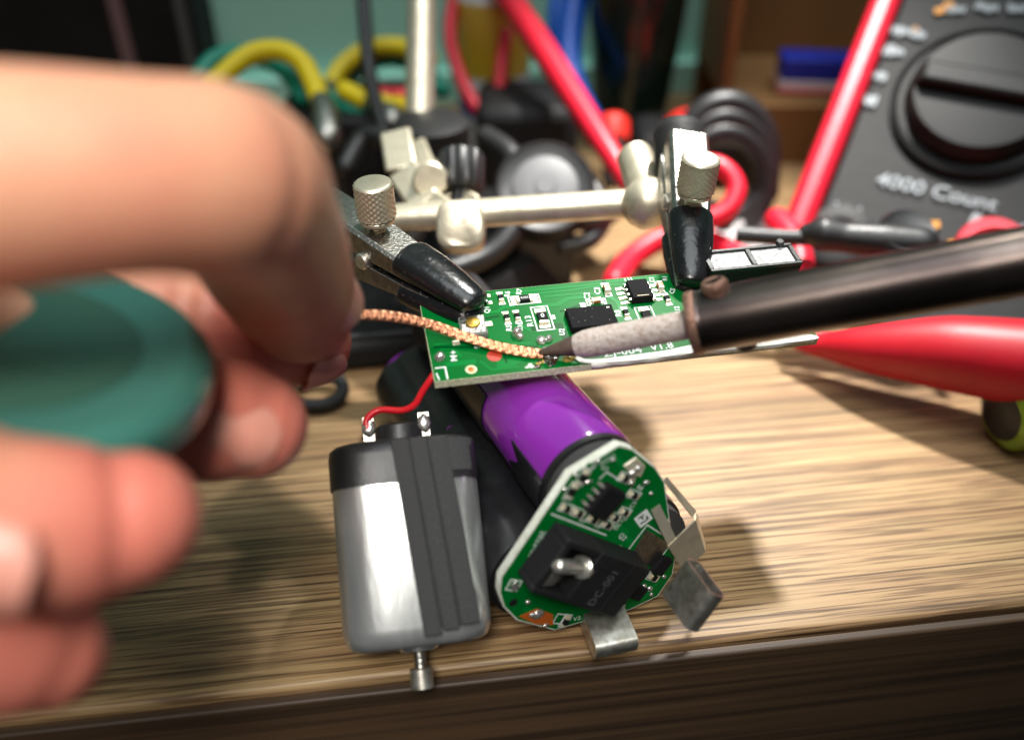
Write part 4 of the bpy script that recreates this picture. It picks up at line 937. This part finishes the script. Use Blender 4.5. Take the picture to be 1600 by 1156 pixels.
# black tool case at the far left with a pale strip
def wbox(name, label, cat, x0, x1, ytop, zc, mt, dep=40., bev=2., yaw=None, zb=0.):
    a = P(x0, ytop, zc); c = P(x1, ytop, zc); hgt = a[2]-zb; cx = (a[0]+c[0])/2; yb = a[1]
    t = thing(name, label, cat, (cx, yb+dep/2, zb)); B().box((0, 0, hgt/2), (abs(c[0]-a[0]), dep, hgt)).build('case', mt, t, bevel=bev); return t, (abs(c[0]-a[0]), dep, hgt)
tc_, dm = wbox('tool_case', 'black tool case behind the hand at the far left', 'case', -160, 285, -60, 300, 'blackmatt', 40)
B().box((dm[0]/2-26, -dm[1]/2-.6, dm[2]*.45), (4.5, 1.6, dm[2]*.88)).build('pale_strip', mat('pinkish_strip', (.22, .13, .14), .5), tc_)
B().box((dm[0]/2-4, -dm[1]/2-.6, dm[2]*.45), (3, 1.4, dm[2]*.88)).build('trim', 'grey', tc_)
t2, dm2 = wbox('speaker', 'dark box with softened corners beside the tool case', 'box', 292, 425, -60, 326, 'bottle', 22, 6)
B().lathe((0, -dm2[1]/2-.4, dm2[2]*.62), (0, -1, 0), [(0, 11), (1.2, 11), (1.6, 9.5), (.6, 8), (.6, 0)], 32).build('grille', 'blackmatt', t2)
tr, dm3 = wbox('tool_tray', 'low black tray of tools behind the left clip', 'tray', 425, 655, 188, 262, 'blackmatt', 34, 1.5)
for i in range(4): B().box((-14+i*11, -dm3[1]/2-.7, dm3[2]*.5), (1.6, 1.4, dm3[2]*.8)).build('rib', 'black', tr)
bx2, d4 = wbox('adapter', 'black power adapter behind the crossbar', 'adapter', 742, 905, 172, 272, 'blackmatt', 30, 4)
ad = thing('cable_reel', 'dark reel with a grey disc face standing behind the crossbar', 'reel', T(848, 390))
rc = P(852, 292, 232)
B().lathe(rc, unit(-FV+UV*.25), [(-7, 12.5), (-6.5, 13), (0, 13), (.6, 12.4), (-.4, 10.5), (-.4, 0)], 40).build('rim', 'black', ad, world=True)
B().lathe(rc, unit(-FV+UV*.25), [(-.3, 8.6), (.4, 8.6), (.7, 7.8), (.7, 3.0), (1.2, 2.6), (1.2, 0)], 32).build('disc', 'grey', ad, world=True)
B().box(rc+np.array([0, 0, -19]), (16, 10, 16)).build('foot', 'black', ad, world=True, bevel=1.5)
cable('black_cable', 'black cable coiled in front of the brown box', 'cable', [P(1130, 300, 262)+np.array([13*math.cos(a), 5*math.sin(a*1.0)+a*.3, 15*math.sin(a)+a*.6]) for a in np.linspace(0, 15, 40)], 3.4, 'black')
cable('black_cable', 'black cable lying along the table behind the bar toward the probe', 'cable', [P(870, 330, 236), P(930, 345, 238), P(1000, 300, 250), P(1060, 300, 256), P(1130, 345, 240)], 3.0, 'black')
# red caps
def cap(label, px, py, z, rx, ry):
    t = thing('capped_tube', label, 'tube', P(px, py, z), group='small tubes with red caps'); ax_ = unit(UV+FV*.2)
    B().lathe(P(px, py, z), ax_, [(-ry, rx*.9), (-ry*.5, rx), (ry*.6, rx), (ry, rx*.75), (ry, 0)], 24).build('cap_top', 'redcap', t, world=True)
    B().lathe(P(px, py, z), ax_, [(-ry-14, rx*.7), (-ry, rx*.7)], 20).build('cap_neck', 'black', t, world=True)
M['redcap'] = mat('orange_red_cap', (.72, .03, .02), .4)
cap('small red-capped tube beside the slanting red lead', 958, 203, 278, 5.2, 4.0); cap('wide red-capped tube in front of the dark bottle', 1078, 204, 280, 8.4, 4.4)
kb, d5 = wbox('black_box', 'low black box behind the right clip', 'box', 1000, 1195, 218, 284, 'blackmatt', 24, 3)
# brown open box with a carton on its shelf
bx0 = P(1132, 165, 298); yb = bx0[1]; x0 = bx0[0]; 
br = thing('brown_box', 'brown open-fronted wooden box standing at the back right', 'box', (x0+45, yb+28, 0))
zs = bx0[2]
B().box((0, -26, zs/2), (90, 4, zs)).build('front_panel', 'cardboard', br, bevel=.6)
B().box((0, 0, zs-1.5), (86, 47, 3)).build('shelf', 'cardboard', br)
B().box((-43, 3, zs+40), (4, 46, 79.8)).build('side_panel', 'cardboard', br, bevel=.6); B().box((43, 3, zs+40), (4, 46, 79.8)).build('side_panel', 'cardboard', br, bevel=.6)
B().box((0, 26.2, zs/2+40), (89.6, 3, zs+80)).build('back_panel', 'cardboard', br)
cr = thing('carton', 'small blue and white carton on the shelf of the brown box', 'carton', (x0+34, yb+14, zs+.1), rz(-6))
M['blue2'] = mat('deep_blue_card', (.01, .03, .42), .5); B().box((0, 0, 8.5), (27, 12, 7)).build('blue_band', 'blue2', cr, bevel=.4)
B().box((0, 0, 2.4), (27.2, 12.2, 4.8)).build('white_band', 'white', cr, bevel=.4); B().box((0, -.2, 1.6), (27.4, 12.4, .9)).build('red_line', 'red', cr)
# crumpled pale paper behind the right clip
def crumple(name, label, c, sz):
    random.seed(int(c[0]*7)); b = B(); vs = []; fs = []; n = 9
    for j in range(n):
        for i in range(n): vs.append(np.asarray(c)+np.array([(i/(n-1)-.5)*sz[0]+random.uniform(-.6, .6), (j/(n-1)-.5)*sz[1]+random.uniform(-.6, .6), .6+random.random()*sz[2]]))
    for j in range(n-1):
        for i in range(n-1): a = j*n+i; fs.append((a, a+1, a+n+1, a+n))
    o = b.add(vs, fs).build(name, 'paper', smooth=20); s_ = o.modifiers.new('s', 'SOLIDIFY'); s_.thickness = .3*S; tag(o, label, 'paper'); return o
crumple('paper_scrap', 'crumpled pale paper scrap on the table between the red leads', T(1135, 395), (36, 26, 7))

# dark clutter between the hand and the stand
po = thing('pouch', 'flat black pouch lying on the table behind the black cord loop', 'pouch', (-47, 187, 0), rz(8))
B().box((0, 0, 4.5), (48, 34, 9)).build('pouch_body', 'blackmatt', po, bevel=3)
B().tube([(-22, -15, 9.1), (22, -15, 9.1)], .8, 8).build('zip', 'black', po)
cable('black_cable', 'black cable bending over the tool tray behind the left thumb screw', 'cable', [P(540, 260, 238), P(570, 215, 240), P(610, 225, 236), P(640, 290, 228), P(655, 350, 224), P(620, 400, 222)], 2.6, 'black')
cable('black_cable', 'thick black cable sagging below the crossbar next to the reel', 'cable', [P(760, 215, 246), P(800, 245, 240), P(815, 300, 236), P(800, 360, 232), P(760, 400, 230), P(700, 425, 226)], 3.2, 'black')
cable('black_cable', 'black cable lying on the wood between the reel and the right clip', 'cable', [P(880, 250, 250), P(920, 285, 246), P(945, 330, 242), P(925, 372, 238), P(880, 385, 238)], 2.4, 'black')
